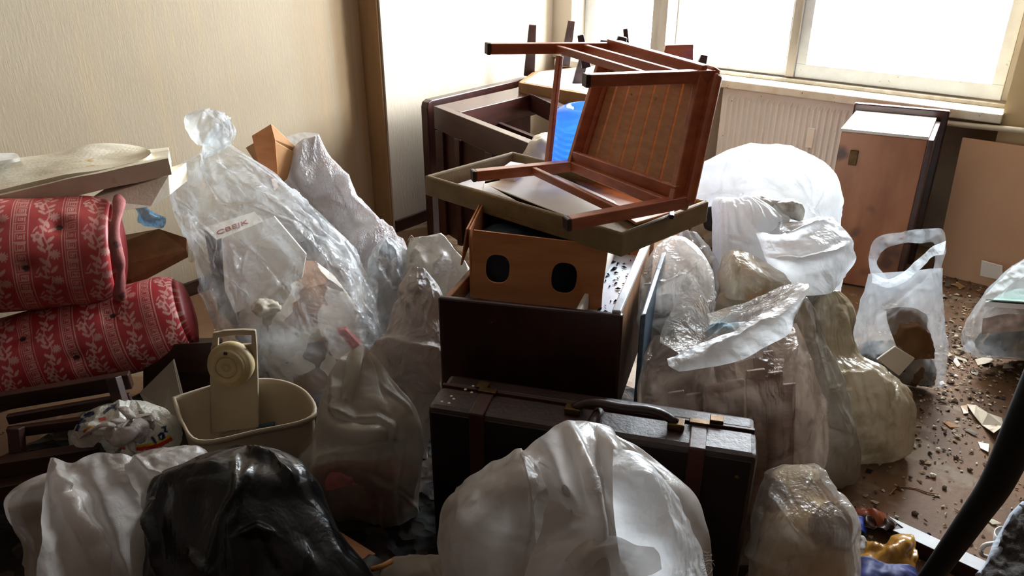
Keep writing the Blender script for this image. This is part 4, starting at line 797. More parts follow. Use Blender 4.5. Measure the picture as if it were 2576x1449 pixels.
# white sack, bottom left
ws=bag([(60,1760,470,1760,1.30),(60,1560,460,1560,1.31),(80,1449,450,1449,1.34),(64,1369,452,1369,1.37),(40,1330,462,1330,1.39),(22,1290,478,1290,1.405),(24,1250,480,1245,1.42),(75,1212,470,1210,1.44),(130,1190,440,1190,1.46),(200,1175,400,1175,1.47)],'wovenfold','bulky white sack with sharp folds at the bottom left, beside the black bin bag',ratio=.5,amp=.008,freq=6,seed=51,step=4,content='rub_light',cshrink=.8)
f=sheet('folded_panel',[[(131,1157,1.36),(180,1163,1.35),(248,1141,1.36),(300,1143,1.37),(340,1155,1.38)],[(118,1215,1.30),(165,1225,1.27),(240,1225,1.31),(310,1222,1.30),(380,1215,1.31)],[(108,1300,1.25),(185,1285,1.20),(270,1300,1.26),(350,1300,1.25),(425,1280,1.26)],[(104,1375,1.22),(225,1350,1.15),(300,1370,1.22),(370,1370,1.20),(440,1350,1.22)],[(98,1455,1.18),(262,1440,1.11),(330,1450,1.18),(390,1450,1.17),(440,1440,1.18)],[(90,1600,1.12),(280,1600,1.06),(340,1600,1.12),(400,1600,1.12),(440,1600,1.12)]],M['woven'],amp=.006,freq=8,seed=31,step=4,creases=[([(140,1160),(158,1225),(195,1290),(245,1370),(268,1449)],.03,20,40)]); f.parent=ws
f=sheet('folded_wing',[[(338,1153,1.36),(388,1135,1.36),(446,1128,1.37),(497,1131,1.38),(533,1152,1.40)],[(330,1190,1.30),(380,1180,1.29),(440,1172,1.30),(490,1168,1.32),(520,1172,1.34)],[(345,1230,1.27),(390,1225,1.25),(440,1220,1.26),(480,1210,1.28),(500,1200,1.31)],[(370,1290,1.23),(410,1280,1.21),(440,1270,1.22),(465,1260,1.24),(480,1250,1.27)]],M['woven'],amp=.014,freq=12,seed=32,step=3,creases=[([(250,1200),(330,1180),(420,1150)],.02,12,20),([(345,1155),(385,1195),(440,1215)],.02,14,14)]); f.parent=ws
# black bin bag
bag([(380,1760,980,1760,1.14),(372,1600,950,1600,1.16),(371,1449,928,1449,1.19),(372,1330,846,1330,1.23),(378,1262,805,1262,1.26),(403,1208,782,1205,1.28),(478,1172,762,1172,1.30),(520,1148,742,1152,1.32),(563,1132,700,1132,1.33),(600,1124,655,1124,1.335)],'blackbag','glossy black bin bag with stretched folds between the white sack and grey sack',name='bin_bag',cat='bag',ratio=.6,amp=.006,freq=7,seed=61,step=4,lines=20,lw=.05,lamp=.016,
   creases=[([(620,1125),(690,1160),(745,1220)],.02,30,20),([(410,1210),(480,1180),(560,1170)],.02,30,20),([(378,1280),(400,1360),(400,1449)],.02,14,14),([(590,1150),(600,1280),(580,1330)],.012,14,16),([(640,1160),(560,1300),(520,1440)],.012,18,18),([(600,1340),(650,1320),(690,1340)],.02,10,30),([(480,1380),(520,1420),(540,1449)],.02,14,14)])
# front white sack before the suitcase
front=[(1150,1770,1790,1770,1.20),(1108,1600,1800,1600,1.22),(1122,1449,1782,1449,1.25),(1112,1340,1768,1320,1.28),(1150,1240,1720,1222,1.31),(1240,1190,1650,1165,1.345),(1340,1150,1600,1125,1.37),(1415,1105,1555,1100,1.39),(1435,1085,1535,1085,1.40)]
fs=bag(front,'wovenfold','large white woven sack slumped in front of the suitcase, folded top with frayed edge',ratio=.5,amp=.004,freq=5,seed=71,step=4,content='rub_pink',crows=[(1170,1770,1770,1770,1.26),(1130,1600,1760,1600,1.28),(1140,1449,1500,1449,1.31),(1150,1340,1400,1340,1.34),(1180,1280,1340,1280,1.36)],cshrink=.9,camp=.01)
f=sheet('draped_panel',[[(1152,1228,1.30),(1195,1195,1.29),(1240,1165,1.29),(1308,1137,1.30),(1335,1150,1.31)],[(1112,1330,1.25),(1160,1295,1.20),(1225,1265,1.18),(1300,1235,1.18),(1350,1215,1.22)],[(1118,1420,1.20),(1170,1400,1.14),(1235,1385,1.12),(1310,1360,1.12),(1345,1330,1.18)],[(1128,1500,1.16),(1180,1500,1.10),(1240,1500,1.08),(1300,1490,1.08),(1340,1470,1.13)],[(1130,1640,1.12),(1180,1640,1.06),(1240,1640,1.04),(1300,1640,1.04),(1340,1640,1.08)]],M['wovenfold'],amp=.004,freq=7,seed=33,step=4,creases=[([(1310,1138),(1318,1230),(1322,1340),(1300,1449)],.02,8,50)]); f.parent=fs
f=sheet('draped_panel',[[(1312,1141,1.28),(1365,1098,1.31),(1430,1063,1.33),(1490,1066,1.34),(1532,1078,1.35),(1556,1110,1.35)],[(1345,1190,1.20),(1400,1160,1.26),(1462,1135,1.22),(1505,1130,1.27),(1545,1140,1.24),(1575,1165,1.27)],[(1366,1255,1.15),(1425,1240,1.21),(1488,1212,1.14),(1520,1205,1.22),(1555,1220,1.19),(1580,1240,1.24)],[(1362,1330,1.11),(1440,1305,1.14),(1510,1292,1.08),(1532,1300,1.17),(1560,1320,1.14),(1580,1340,1.19)],[(1335,1410,1.06),(1430,1390,1.06),(1512,1385,1.03),(1545,1390,1.12),(1570,1400,1.1),(1590,1420,1.15)],[(1300,1560,1.0),(1420,1540,.99),(1510,1540,.98),(1545,1540,1.06),(1570,1540,1.06),(1590,1560,1.1)]],M['woven'],amp=.005,freq=8,seed=34,step=4,creases=[([(1318,1145),(1350,1200),(1372,1260),(1420,1300),(1490,1305)],.022,14,30),([(1432,1066),(1464,1135),(1490,1210),(1508,1290)],.02,14,26)]); f.parent=fs
f=sheet('folded_top',[[(1545,1135,1.20),(1590,1140,1.20),(1640,1175,1.22)],[(1545,1200,1.13),(1620,1200,1.12),(1690,1240,1.18)],[(1550,1300,1.10),(1640,1300,1.09),(1735,1330,1.16)],[(1560,1380,1.09),(1660,1390,1.08),(1765,1400,1.14)],[(1570,1470,1.08),(1670,1475,1.08),(1785,1470,1.13)]],M['wovenlight'],amp=.01,freq=10,seed=6,step=4); f.parent=fs
f=sheet('curled_edge',[[(1410,1449,1.06),(1430,1400,1.05),(1480,1362,1.05),(1540,1352,1.06),(1600,1372,1.06),(1640,1380,1.07)],[(1400,1480,1.08),(1450,1425,1.03),(1490,1385,1.02),(1545,1372,1.03),(1600,1400,1.04),(1650,1390,1.06)],[(1410,1540,1.08),(1460,1500,1.04),(1510,1480,1.03),(1560,1470,1.04),(1610,1450,1.05),(1660,1430,1.06)]],M['wovenfold'],amp=.004,freq=10,seed=7,step=4); f.parent=fs
for i in range(14):
    y=1385+i*4.5; p=W(1768+random.uniform(-3,6),y,1.13); tube('frayed_thread',[p,p+RT*random.uniform(.004,.012)+UP*random.uniform(-.004,.006),p+RT*random.uniform(.01,.022)+UP*random.uniform(-.012,.008)],.0006,M['cotton'],fs,n=4,res=6)
bag([(1000,1640,1180,1640,1.2),(990,1500,1170,1500,1.25),(1000,1430,1150,1440,1.3),(1020,1408,1110,1405,1.33),(1050,1398,1080,1398,1.34)],'greige','small grey folded bag lying low between the black bag and front sack',name='plastic_bag',cat='bag',ratio=.5,amp=.012,freq=9,seed=75,step=5)

# right-hand group -----------------------------------------------------------
bag([(1770,900,2090,900,2.62),(1755,800,2110,790,2.66),(1748,700,2115,680,2.72),(1742,600,2112,590,2.80),(1736,540,2114,535,2.85),(1735,495,2116,500,2.9),(1740,452,2098,450,2.94),(1762,418,2065,408,2.97),(1815,393,2015,380,3.0),(1890,372,1990,368,3.02)],'wovenlight','biggest bright white sack piled up before the radiator',ratio=.6,amp=.018,freq=6,seed=81,step=4,big=.03,
   creases=[([(1748,416),(1830,415),(1900,400)],.03,30,40),([(1880,490),(1890,560)],.02,20,20),([(2010,380),(2060,420),(2100,480)],.015,20,30),([(1740,500),(1800,500),(1860,520)],.03,40,20)])
tag(sack('grey_pouch',[(1935,540,1990,545,2.6),(1930,525,1998,528,2.6),(1945,512,1990,508,2.6)],M['greysack'],ratio=.6,amp=.012,freq=25,step=3,seed=83),'small crumpled grey pouch poking out of the biggest bright white sack','pouch')
bag([(1815,860,1990,870,2.40),(1806,760,1985,770,2.44),(1803,680,1980,690,2.48),(1803,600,1975,605,2.52),(1803,545,1960,545,2.55),(1806,510,1930,515,2.58),(1812,500,1900,500,2.59)],'wovenlight','upright bluish-white sack standing in front of the biggest bright sack',ratio=.55,amp=.012,freq=6,seed=84,step=4,pleat=.012,creases=[([(1880,500),(1890,560),(1900,600)],.015,14,14)])
s9=bag([(1990,790,2050,790,2.44),(1965,740,2075,740,2.44),(1955,700,2105,695,2.45),(1940,660,2125,650,2.48),(1925,620,2120,610,2.50),(1915,590,2100,572,2.53),(1920,565,2085,555,2.55)],'milky','white sack with wide drooping rim between the bright sacks and bedside cabinet',ratio=.5,amp=.012,freq=7,seed=85,step=4,creases=[([(1905,600),(1960,600),(2080,555)],.02,30,30),([(1940,650),(2030,645),(2110,630)],.035,10,60),([(1960,700),(1970,660),(2000,640)],.02,20,20)],content='rub_light',cshrink=.7)
s11=bag([(1840,900,2005,900,2.2),(1825,820,2005,830,2.24),(1820,760,1995,775,2.28),(1822,715,1970,735,2.33),(1835,690,1930,700,2.36)],'dirty','yellow-stained dirty sack with folded mouth below the drooping white rim',ratio=.5,amp=.010,freq=8,seed=86,step=4)
f=sheet('folded_mouth',[[(1812,662,2.36),(1828,640,2.34),(1850,632,2.32),(1895,645,2.32),(1950,675,2.3),(2002,708,2.28)],[(1808,690,2.32),(1835,690,2.27),(1862,684,2.24),(1905,695,2.22),(1955,715,2.22),(2003,735,2.23)],[(1815,740,2.28),(1845,752,2.23),(1880,756,2.2),(1920,765,2.18),(1965,770,2.18),(2006,775,2.2)]],M['dirty'],amp=.005,freq=9,seed=38,step=3,creases=[([(1850,634),(1858,690),(1850,750)],.02,8,26)]); f.parent=s11
bag([(1700,860,1800,870,2.3),(1690,760,1810,770,2.34),(1690,680,1802,690,2.38),(1700,620,1780,630,2.43),(1715,580,1750,585,2.47)],'milky','cloudy bluish bag peeping out behind the bright sack beside the case lid',ratio=.5,amp=.016,freq=8,seed=87,step=4,content='rub_dark',cshrink=.6)
tag(sack('grey_bundle',[(1745,660,1815,660,2.62),(1740,600,1820,600,2.64),(1745,550,1815,548,2.66),(1755,525,1800,520,2.68)],M['rub_dark'],ratio=.7,amp=.015,freq=16,step=5,seed=88),'dark grey lumpy bundle in the gap between case lid and bright sacks','bundle')
bag([(1612,1140,1790,1140,1.98),(1610,1000,1800,1000,2.0),(1612,880,1795,880,2.05),(1614,790,1790,780,2.10),(1616,715,1790,705,2.16),(1632,655,1772,650,2.22),(1660,615,1745,615,2.27),(1690,596,1725,600,2.30)],'silky2','shiny bright sack standing upright against the drawer with brown boards inside',ratio=.6,amp=.012,freq=7,seed=89,step=4,creases=[([(1618,735),(1680,715),(1720,690)],.03,10,60),([(1620,680),(1640,740),(1650,900)],.02,14,20),([(1700,600),(1760,660),(1790,700)],.02,20,20)],content='rub_plank',crows=[(1620,1140,1785,1140,2.0),(1618,1000,1785,1000,2.02),(1620,880,1780,880,2.07),(1625,790,1775,785,2.12),(1640,745,1740,735,2.17)],cshrink=.95,camp=.012)
f=sheet('drooping_rim',[[(1903,585,2.42),(1950,598,2.38),(2020,575,2.40),(2070,552,2.46),(2092,548,2.5)],[(1925,640,2.36),(1985,655,2.29),(2050,640,2.29),(2110,615,2.35),(2142,606,2.41)],[(1955,690,2.31),(2010,708,2.24),(2070,700,2.24),(2120,675,2.30),(2149,650,2.37)],[(1985,728,2.28),(2030,742,2.22),(2070,740,2.22),(2105,722,2.28),(2125,690,2.35)]],M['wovenlight'],amp=.010,freq=9,ex=(.025,.015),seed=37,step=3,creases=[([(1930,645),(2010,655),(2090,635),(2125,615)],.025,10,40),([(1905,590),(1980,595),(2085,552)],.02,12,16)]); f.parent=s9
# tall front-right sack: body, open mouth, folded rims
tallr=[(1700,1420,2060,1420,1.68),(1660,1280,2052,1290,1.70),(1630,1180,2060,1180,1.72),(1620,1090,2059,1085,1.75),(1613,1010,2050,1010,1.78),(1614,940,2034,930,1.82),(1632,885,2012,875,1.87),(1650,845,1995,815,1.92)]
R12=bag(tallr,'browned','tall open white sack full of brown boards behind the right end of suitcase',ratio=.62,amp=.010,freq=6,seed=91,step=4,top='open',
   creases=[([(2030,928),(2050,1010),(2058,1090),(2058,1160)],.02,30,14),([(1990,830),(1985,950),(1980,1080),(1970,1150)],.025,16,22),([(1940,1165),(2010,1120),(2040,1060)],.02,14,14),([(1640,880),(1625,960),(1640,1050)],.02,14,20)])
M['plankwood']=solid('brown_sack_boards','#4a2b1f','#7a5038',4,(2,2,9),rough=.55,bump=.1)
for i,(xa,ya,xb,yb,t,w) in enumerate([(1700,985,1735,1290,1.80,.045),(1745,990,1768,1290,1.77,.045),(1798,965,1803,1290,1.755,.05),(1850,955,1852,1290,1.75,.045),(1900,930,1905,1290,1.76,.05),(1950,935,1948,1290,1.78,.04),(1985,965,1978,1290,1.80,.035),(1820,905,1880,1290,1.83,.055),(1920,885,1925,1290,1.85,.055)]):
    tag(bar('board',W(xb,yb,t),W(xa,ya,t),w,.012,M['plankwood'],up=HD),'brown wooden board standing upright inside the tall open sack behind the suitcase','board','brown boards inside the tall open sack')
f=sheet('folded_rim',[[(1680,905,1.62),(1750,870,1.66),(1830,840,1.68),(1920,790,1.70),(1990,745,1.72),(2032,712,1.74)],[(1690,925,1.58),(1760,895,1.60),(1840,870,1.62),(1930,820,1.64),(1995,770,1.67),(2034,735,1.70)],[(1710,935,1.57),(1780,925,1.57),(1850,910,1.58),(1930,870,1.60),(1990,830,1.63),(1995,780,1.67)]],M['wovenlight'],amp=.005,freq=9,ex=(.025,.015),seed=11,step=4,creases=[([(1780,880),(1860,850),(1940,800)],.012,12,12)]); f.parent=R12
f=sheet('raised_rim',[[(1780,790,1.96),(1850,770,1.95),(1930,740,1.92),(2000,712,1.86),(2036,722,1.78)],[(1800,830,1.92),(1860,800,1.88),(1930,770,1.84),(1990,750,1.78),(2030,735,1.74)],[(1830,860,1.88),(1870,830,1.82),(1930,800,1.77),(1985,775,1.73),(2005,790,1.70)]],M['silky'],amp=.006,freq=9,ex=(.025,.015),seed=12,step=4); f.parent=R12
f=sheet('raised_rim',[[(1750,700,2.02),(1770,740,1.98),(1790,800,1.96),(1800,850,1.92)],[(1700,770,1.95),(1730,790,1.92),(1760,830,1.9),(1780,870,1.86)],[(1665,835,1.88),(1700,840,1.84),(1740,870,1.80),(1770,905,1.74)],[(1660,860,1.82),(1690,880,1.76),(1730,905,1.7),(1760,920,1.64)]],M['silky'],amp=.006,freq=9,ex=(.025,.015),seed=13,step=4); f.parent=R12
tag(sack('blue_bundle',[(1770,900,1920,900,1.88),(1775,850,1900,850,1.9),(1795,815,1870,815,1.93)],M['rub_blue'],ratio=.6,amp=.015,freq=10,step=5,seed=92),'pale blue and white bundle visible in the mouth of the tall open sack','bundle')
# lower front sack with yellowish contents
low=[(1890,1800,2180,1800,1.32),(1888,1600,2170,1600,1.36),(1890,1449,2157,1449,1.42),(1892,1372,2157,1372,1.45),(1900,1305,2152,1300,1.49),(1910,1262,2112,1255,1.53),(1925,1215,2078,1212,1.57),(1945,1185,2062,1182,1.60),(1970,1170,2048,1170,1.62)]
bag(low,'silky','white sack with yellowish contents at the right front corner of the suitcase',ratio=.6,amp=.010,freq=6,seed=94,step=4,content='rub_food',cshrink=.84,camp=.012,creases=[([(2048,1175),(2090,1240),(2155,1300)],.03,40,14),([(1935,1240),(1990,1330),(2060,1400)],.02,20,30)])
bag([(2030,1236,2100,1234,1.94),(2000,1205,2142,1206,1.94),(1985,1165,2156,1165,1.95),(1978,1090,2148,1092,1.97),(1975,1035,2130,1036,1.99),(1975,950,2108,948,2.05),(1980,850,2072,846,2.13),(1990,785,2050,780,2.2),(2000,752,2030,750,2.23)],'dusty','slim dusty yellowish sack standing just right of the tall open sack',ratio=.6,amp=.010,freq=8,seed=95,step=4,creases=[([(2020,750),(2040,860),(2060,930),(2080,1000)],.03,24,16),([(2060,1060),(2110,1080),(2130,1120)],.015,10,30)])
bag([(2120,1160,2215,1172,2.08),(2100,1140,2270,1145,2.08),(2090,1083,2292,1085,2.10),(2085,1010,2285,1008,2.14),(2080,962,2256,962,2.19),(2072,925,2210,928,2.24),(2062,895,2165,898,2.29),(2056,850,2143,845,2.34),(2052,800,2148,790,2.39),(2050,765,2134,758,2.42),(2050,740,2108,732,2.44)],'khaki','plump beige sack with twisted neck farthest right in the row of sacks',ratio=.65,amp=.010,freq=8,seed=96,step=4,pleat=.008,creases=[([(2080,900),(2110,950),(2200,950),(2250,990)],.025,16,26),([(2120,780),(2130,840),(2140,880)],.015,14,14),([(2150,920),(2200,960),(2230,1010)],.015,14,14)])
# clear carrier with loop handle
cr=[(2175,955,2362,972,2.50),(2146,905,2374,925,2.50),(2145,850,2376,860,2.51),(2160,790,2370,780,2.53),(2178,735,2366,720,2.56),(2188,690,2365,675,2.58)]
cc=bag(cr,'clear2','clear plastic carrier bag with loop handle standing on the floor before the bedside cabinet',name='clear_carrier',cat='bag',ratio=.45,amp=.008,freq=7,seed=101,step=4,top='open',content='rub_dark',crows=[(2180,955,2345,970,2.5),(2155,910,2355,920,2.5),(2160,880,2340,880,2.5),(2200,860,2320,850,2.51)],cshrink=.9,camp=.03,cfreq=12,creases=[([(2200,800),(2270,740),(2330,690)],.02,10,12),([(2180,870),(2230,800),(2300,740)],.012,8,8)])
f=sheet('handle_loop',[[(2190,690,2.58),(2187,640,2.6),(2200,606,2.62),(2268,584,2.64),(2330,576,2.66),(2368,579,2.66),(2378,615,2.62),(2366,680,2.58)],[(2235,705,2.56),(2208,655,2.58),(2222,632,2.60),(2272,612,2.62),(2320,612,2.64),(2345,612,2.63),(2350,640,2.6),(2345,690,2.57)]],M['clear2'],amp=.006,freq=12,seed=14,step=3); f.parent=cc
f=sheet('mouth_fold',[[(2196,688,2.52),(2235,700,2.5),(2262,690,2.5),(2300,660,2.52),(2345,622,2.56),(2376,606,2.58)],[(2196,712,2.51),(2235,722,2.49),(2268,712,2.49),(2310,680,2.51),(2350,645,2.55),(2372,640,2.57)]],M['milky'],amp=.005,freq=14,seed=15,step=3); f.parent=cc
tag(prism('cream_tile',[W(2206,905,2.36),W(2252,872,2.38),W(2302,902,2.38),W(2262,946,2.36)],HD*.008,M['cream']),'square cream tile in the bottom of the clear carrier bag','tile')
tag(sheet('orange_paper',[[(2225,780,2.5),(2280,775,2.5),(2325,790,2.5)],[(2240,830,2.46),(2290,830,2.45),(2335,845,2.47)],[(2270,900,2.45),(2310,900,2.44),(2345,900,2.46)]],M['oldboard'],amp=.03,freq=12,seed=16,step=6),'torn brown paper inside the clear carrier bag','paper')
# clear sack at the right edge
rb=[(2455,895,2760,920,2.62),(2428,868,2790,885,2.63),(2436,820,2800,820,2.66),(2456,780,2790,770,2.69),(2490,728,2770,720,2.72),(2535,682,2740,680,2.75),(2580,650,2700,655,2.77)]
o=bag(rb,'clear2','low clear sack holding glass panes and dark rubbish at the right edge',ratio=.55,amp=.016,freq=7,seed=111,step=4,content='rub_dark',crows=[(2460,890,2750,915,2.66),(2445,865,2770,880,2.67),(2470,840,2770,835,2.69),(2520,825,2740,815,2.7)],cshrink=.9,camp=.02)
f=sheet('bright_fold',[[(2470,750,2.58),(2510,710,2.6),(2560,668,2.63),(2610,635,2.66)],[(2500,752,2.56),(2535,722,2.58),(2585,690,2.61),(2640,660,2.64)]],M['wovenlight'],amp=.012,freq=14,seed=17,step=4); f.parent=o
sheet('tied_corner',[[(2425,868,2.6),(2440,858,2.59),(2450,862,2.6)],[(2420,880,2.6),(2434,886,2.58),(2452,880,2.6)]],M['milky'],amp=.006,freq=30,seed=18,step=3).parent=o
gp=[W(2480,752,2.62),W(2600,760,2.55),W(2680,735,2.8),W(2560,725,2.86)]
tag(prism('glass_pane',gp,(0,0,-.006),solid('greenish_glass_edge','#9dbdb4','#b4cfc8',4,rough=.15,bump=0)),'greenish glass pane lying on top of the rubbish in the right edge sack','pane')
tag(prism('white_frame_piece',[q-(0,0,.012) for q in gp],(0,0,-.02),M['white']),'white framed panel under the glass pane in the right edge sack','panel')
tag(sheet('newspaper',[[(2475,800,2.56),(2540,790,2.54),(2610,800,2.52)],[(2470,840,2.54),(2520,835,2.52),(2600,830,2.5)]],solid('pinkish_newsprint','#cdbcb4','#a8a09a',30,rough=.8),amp=.015,freq=14,seed=19,step=5),'crumpled pinkish newspaper in the low clear sack at the right edge','newspaper')

# ------------------------------------------------------------------ red damask mattress rolls, foam slabs, boards on the left
def damask(nu,nv,band,rep,V=None,fade=0):
    """woven pattern: greek-key bands alternating with flowering vines; returns linear colours on a nv (around) x nu (along) grid"""
    red=np.array(lin('#b2343b')[:3]); pk=np.array(lin('#ecccc2')[:3])
    key=["111111111111","100000000000","101111111110","101000000010","101011111010","101010001010","101010101010","101010111010","101010000010","101011111110","101000000000","101111111111"]
    K=np.array([[int(c) for c in r] for r in key])
    return red,pk,K
def roll(name,label,ends,rad,mat,bandw,seedv,flat=.86,faded=0.0,end_open=False,roll0=0.0):
    a,b=np.asarray(ends[0]),np.asarray(ends[1]); ax=unit(b-a); Ln=np.linalg.norm(b-a); s=unit(np.cross(ax,[0,0,1])); s*=np.sign(s@(-HD)); u=np.cross(s,ax); u*=np.sign(u[2])
    nu=520; nv=300
    red,pk,K=damask(0,0,0,0); red=red*(1-.25*faded)+np.array(lin('#b0584e')[:3])*.25*faded; pk=pk*(1-.35*faded)+np.array(lin('#b98068')[:3])*.35*faded
    x=np.linspace(0,Ln,nu); th=np.linspace(0,2*np.pi,nv,endpoint=False)
    X,TH=np.meshgrid(x,th); arc=(TH+roll0)*rad
    # pattern in metres: along X, around arc
    per=bandw; xx=(X/per)%1; cell=per*.30/ K.shape[0]*1.0
    inband=xx<.36
    kx=np.clip((xx-.05)/.26*12,0,11.99).astype(int); ky=((arc/(per*.26))*12%12).astype(int)
    key=K[ky,kx]*((xx>.05)&(xx<.31)); line=((xx>.0)&(xx<.018))|((xx>.342)&(xx<.36))
    m=np.where(inband,np.maximum(key*.85,line*.9),0)
    # vine with flowers and leaves, repeat along the arc
    vp=per*1.05; ay=(arc/vp)%1; vx=(xx-.36)/.64
    w=0*X
    stem=np.abs(vx-(.52+.09*np.sin(2*np.pi*ay)))<.025; w=np.maximum(w,stem*.8)
    def blob(cx,cy,rx,ry,ang=0,pet=0):
        dx=(vx-cx)*.64; dy=((ay-cy+.5)%1-.5)*1.05; c,s_=math.cos(ang),math.sin(ang); ex,ey=(c*dx+s_*dy)/rx,(-s_*dx+c*dy)/ry; r=np.hypot(ex,ey)
        lim=1.0
        if pet: lim=.82+.2*np.cos(pet*np.arctan2(ey,ex))
        return (r<lim)*1.0
    w=np.maximum(w,blob(.77,.16,.125,.125,0,11)*.8)
    w=np.maximum(w,blob(.27,.60,.13,.15,.3,5)*.95); w=np.where(blob(.27,.61,.045,.055)>0,.25,w)
    for cx,cy,an in ((.40,.02,.7),(.63,.34,-.8),(.38,.30,.8),(.66,.52,-.7),(.44,.82,.7),(.70,.80,-.7),(.55,.95,.2),(.36,.45,.5)): w=np.maximum(w,blob(cx,cy,.04,.11,an)*.9)
    w=np.maximum(w,blob(.20,.80,.02,.10,-.5)*.9)
    m=np.where(inband,m,w)
    nz=pn(np.stack([X*9,arc*9,0*X+seedv],-1)); m=m*(.85+.5*nz)
    m*=np.clip(.75+.0*X,0,1)
    C=red+(pk-red)*np.clip(m,0,1)[...,None]
    C=C*(1.0+.2*nz)[...,None]
    # geometry
    rr=rad*(1+.03*pn(np.stack([X*5,np.cos(TH)*1.5,np.sin(TH)*1.5+seedv],-1))*2)
    e=np.clip((Ln-x)/(rad*.5),0,1); sh=np.sqrt(np.clip(1-(1-e)**2,0,1))*.16+.84; rr=rr*sh[None]
    # dimples of the tufting buttons
    for bx_,bt in ((.25*Ln,.9),(.52*Ln,.95),(.8*Ln,.9),(.38*Ln,.2),(.66*Ln,.15)):
        d=np.hypot(X-bx_,((TH-bt+np.pi)%(2*np.pi)-np.pi)*rad); rr=rr-.02*np.exp(-(d/.03)**2)
        C[d<.010]=np.array(lin('#3a1c18')[:3])
    P=a+X[...,None]*ax+(np.cos(TH)*rr)[...,None]*s+(np.sin(TH)*rr*flat)[...,None]*u
    V=P.reshape(-1,3); F=gridf(nv,nu,False); ring=np.stack([np.arange(nu-1)+(nv-1)*nu,np.arange(nu-1)+1+(nv-1)*nu,np.arange(nu-1)+1,np.arange(nu-1)],-1); F=np.concatenate([F,ring])
    # end cap
    base=len(V); e0=P[:,-1]; cc=e0.mean(0); caps=[cc+(e0-cc)*k+ax*o_ for k,o_ in ((.85,.02),(.5,.03),(.02,.03))]; V=np.concatenate([V]+caps); ids=[np.arange(nv)*nu+nu-1]+[np.arange(base+i*nv,base+(i+1)*nv) for i in range(3)]
    F=np.concatenate([F]+[np.stack([p,np.roll(p,-1),np.roll(q,-1),q],-1) for p,q in zip(ids[:-1],ids[1:])])
    base2=len(V); V=np.concatenate([V,P[:,0],a[None]]); p=np.arange(nv)*nu; F=np.concatenate([F,np.stack([p,np.roll(p,-1),np.full(nv,len(V)-1),np.full(nv,len(V)-1)],-1)[:0]])
    CC=np.concatenate([C.reshape(-1,3),np.tile(np.array(lin('#7a1d22')[:3]),(len(V)-nu*nv,1))])
    o=mk(name,V,F,mat,None,smooth=True,cols=CC); tag(o,label,'mattress','rolled red mattresses'); return o,(a,b,ax,s,u)
lo,g=roll('mattress_roll','rolled red damask mattress with pale greek-key bands, lower one under the brown board',(W(-330,1010,2.02),W(462,788,2.36)),.165,M['damask'],.12,3.0,roll0=.4)
up,g2=roll('mattress_roll','upper faded red damask mattress roll with open hem, under the foam slabs',(W(-330,662,2.14),W(290,628,2.38)),.195,M['damask'],.135,8.0,faded=1.0,roll0=1.2,flat=.9)
a,b,ax,s,u=g2
hem=[b+ax*(.012)+ (math.cos(t)*.19)*s+(math.sin(t)*.175)*u for t in np.linspace(-1.5,1.9,26)]
hem=[h+ax*(.006*math.sin(i*.7)+.02*(i/26)) for i,h in enumerate(hem)]
tube('hem',hem,[.006,.016,.02,.017,.019,.014,.02,.008],M['redend'],up,n=10,res=60,flat=.7)
# brown board between the rolls, lengthened leftward to darken the gap there
bd=[W(-330,830,2.28),W(330,702,2.46),W(470,628,2.56),W(470,598,2.60),W(400,575,2.66),W(320,590,2.66),W(-330,700,2.5)]
tag(prism('brown_board',bd,(0,0,-.03),M['oldboard']),'old brown board sticking out between the two red mattress rolls','board')
tag(sheet('blue_bag',[[(335,505,2.60),(365,520,2.58),(390,540,2.58)],[(345,535,2.56),(375,545,2.54),(415,555,2.56)],[(350,560,2.56),(380,572,2.55),(410,568,2.57)]],M['bluefilm'],amp=.018,freq=18,seed=3,step=4),'small crumpled light blue plastic bag beside the end of the upper roll','bag')
# foam slabs
fs1=[(-330,600,2.2),(0,510,2.32),(140,475,2.38),(250,448,2.42),(375,418,2.47),(424,402,2.49)]
def slab(name,front,back,th,mat,label,amp=.004):
    top=np.array([[W(*p) for p in back],[W(*p) for p in front]]); n=60; Tb=cubic(top[0],n); Tf=cubic(top[1],n); k=14
    v=[];rows=[]
    for i in range(k):
        f=i/(k-1); v.append(Tb*(1-f)+Tf*f)
    for i in range(1,6): v.append(Tf-np.array([0,0,th*i/5]))
    v.append(Tb-np.array([0,0,th])); P=np.stack(v); P=P+amp*np.stack([pn(P*14+3),pn(P*14+9),pn(P*10)*1.6],-1)
    V=P.reshape(-1,3); F=gridf(len(P),n,False); last=np.stack([np.arange(n-1)+(len(P)-1)*n,np.arange(n-1)+1+(len(P)-1)*n,np.arange(n-1)+1,np.arange(n-1)],-1)
    F=np.concatenate([F,last]); m_=len(P); e=[i*n+n-1 for i in range(m_)]; c=len(V); V=np.concatenate([V,P[:,-1].mean(0)[None]]); tri=np.array([[e[i],e[(i+1)%m_],c,c] for i in range(m_)])
    me=mk(name,V,[tuple(q) for q in F]+[(e[i],e[(i+1)%m_],c) for i in range(m_)],M[mat],smooth=False); tag(me,label,'foam slab','foam slabs stacked on the mattress rolls'); return me
slab('foam_slab',[(-330,570,2.2),(0,492,2.33),(140,459,2.39),(250,434,2.43),(375,408,2.48),(424,398,2.50)],[(-330,470,2.6),(0,410,2.75),(140,395,2.8),(250,385,2.85),(375,375,2.9),(424,370,2.92)],.058,'foam','thick cream foam slab with stained edge, lowest on the upper mattress roll')
slab('foam_slab',[(-330,560,2.22),(0,478,2.35),(130,447,2.41),(230,430,2.45),(310,415,2.50),(372,392,2.56),(380,384,2.58)],[(-330,460,2.62),(0,404,2.78),(140,384,2.84),(250,360,2.9),(300,362,2.9),(345,368,2.88),(376,378,2.7)],.02,'foam','thinner notched foam slab with yellow stains lying on the thick one')
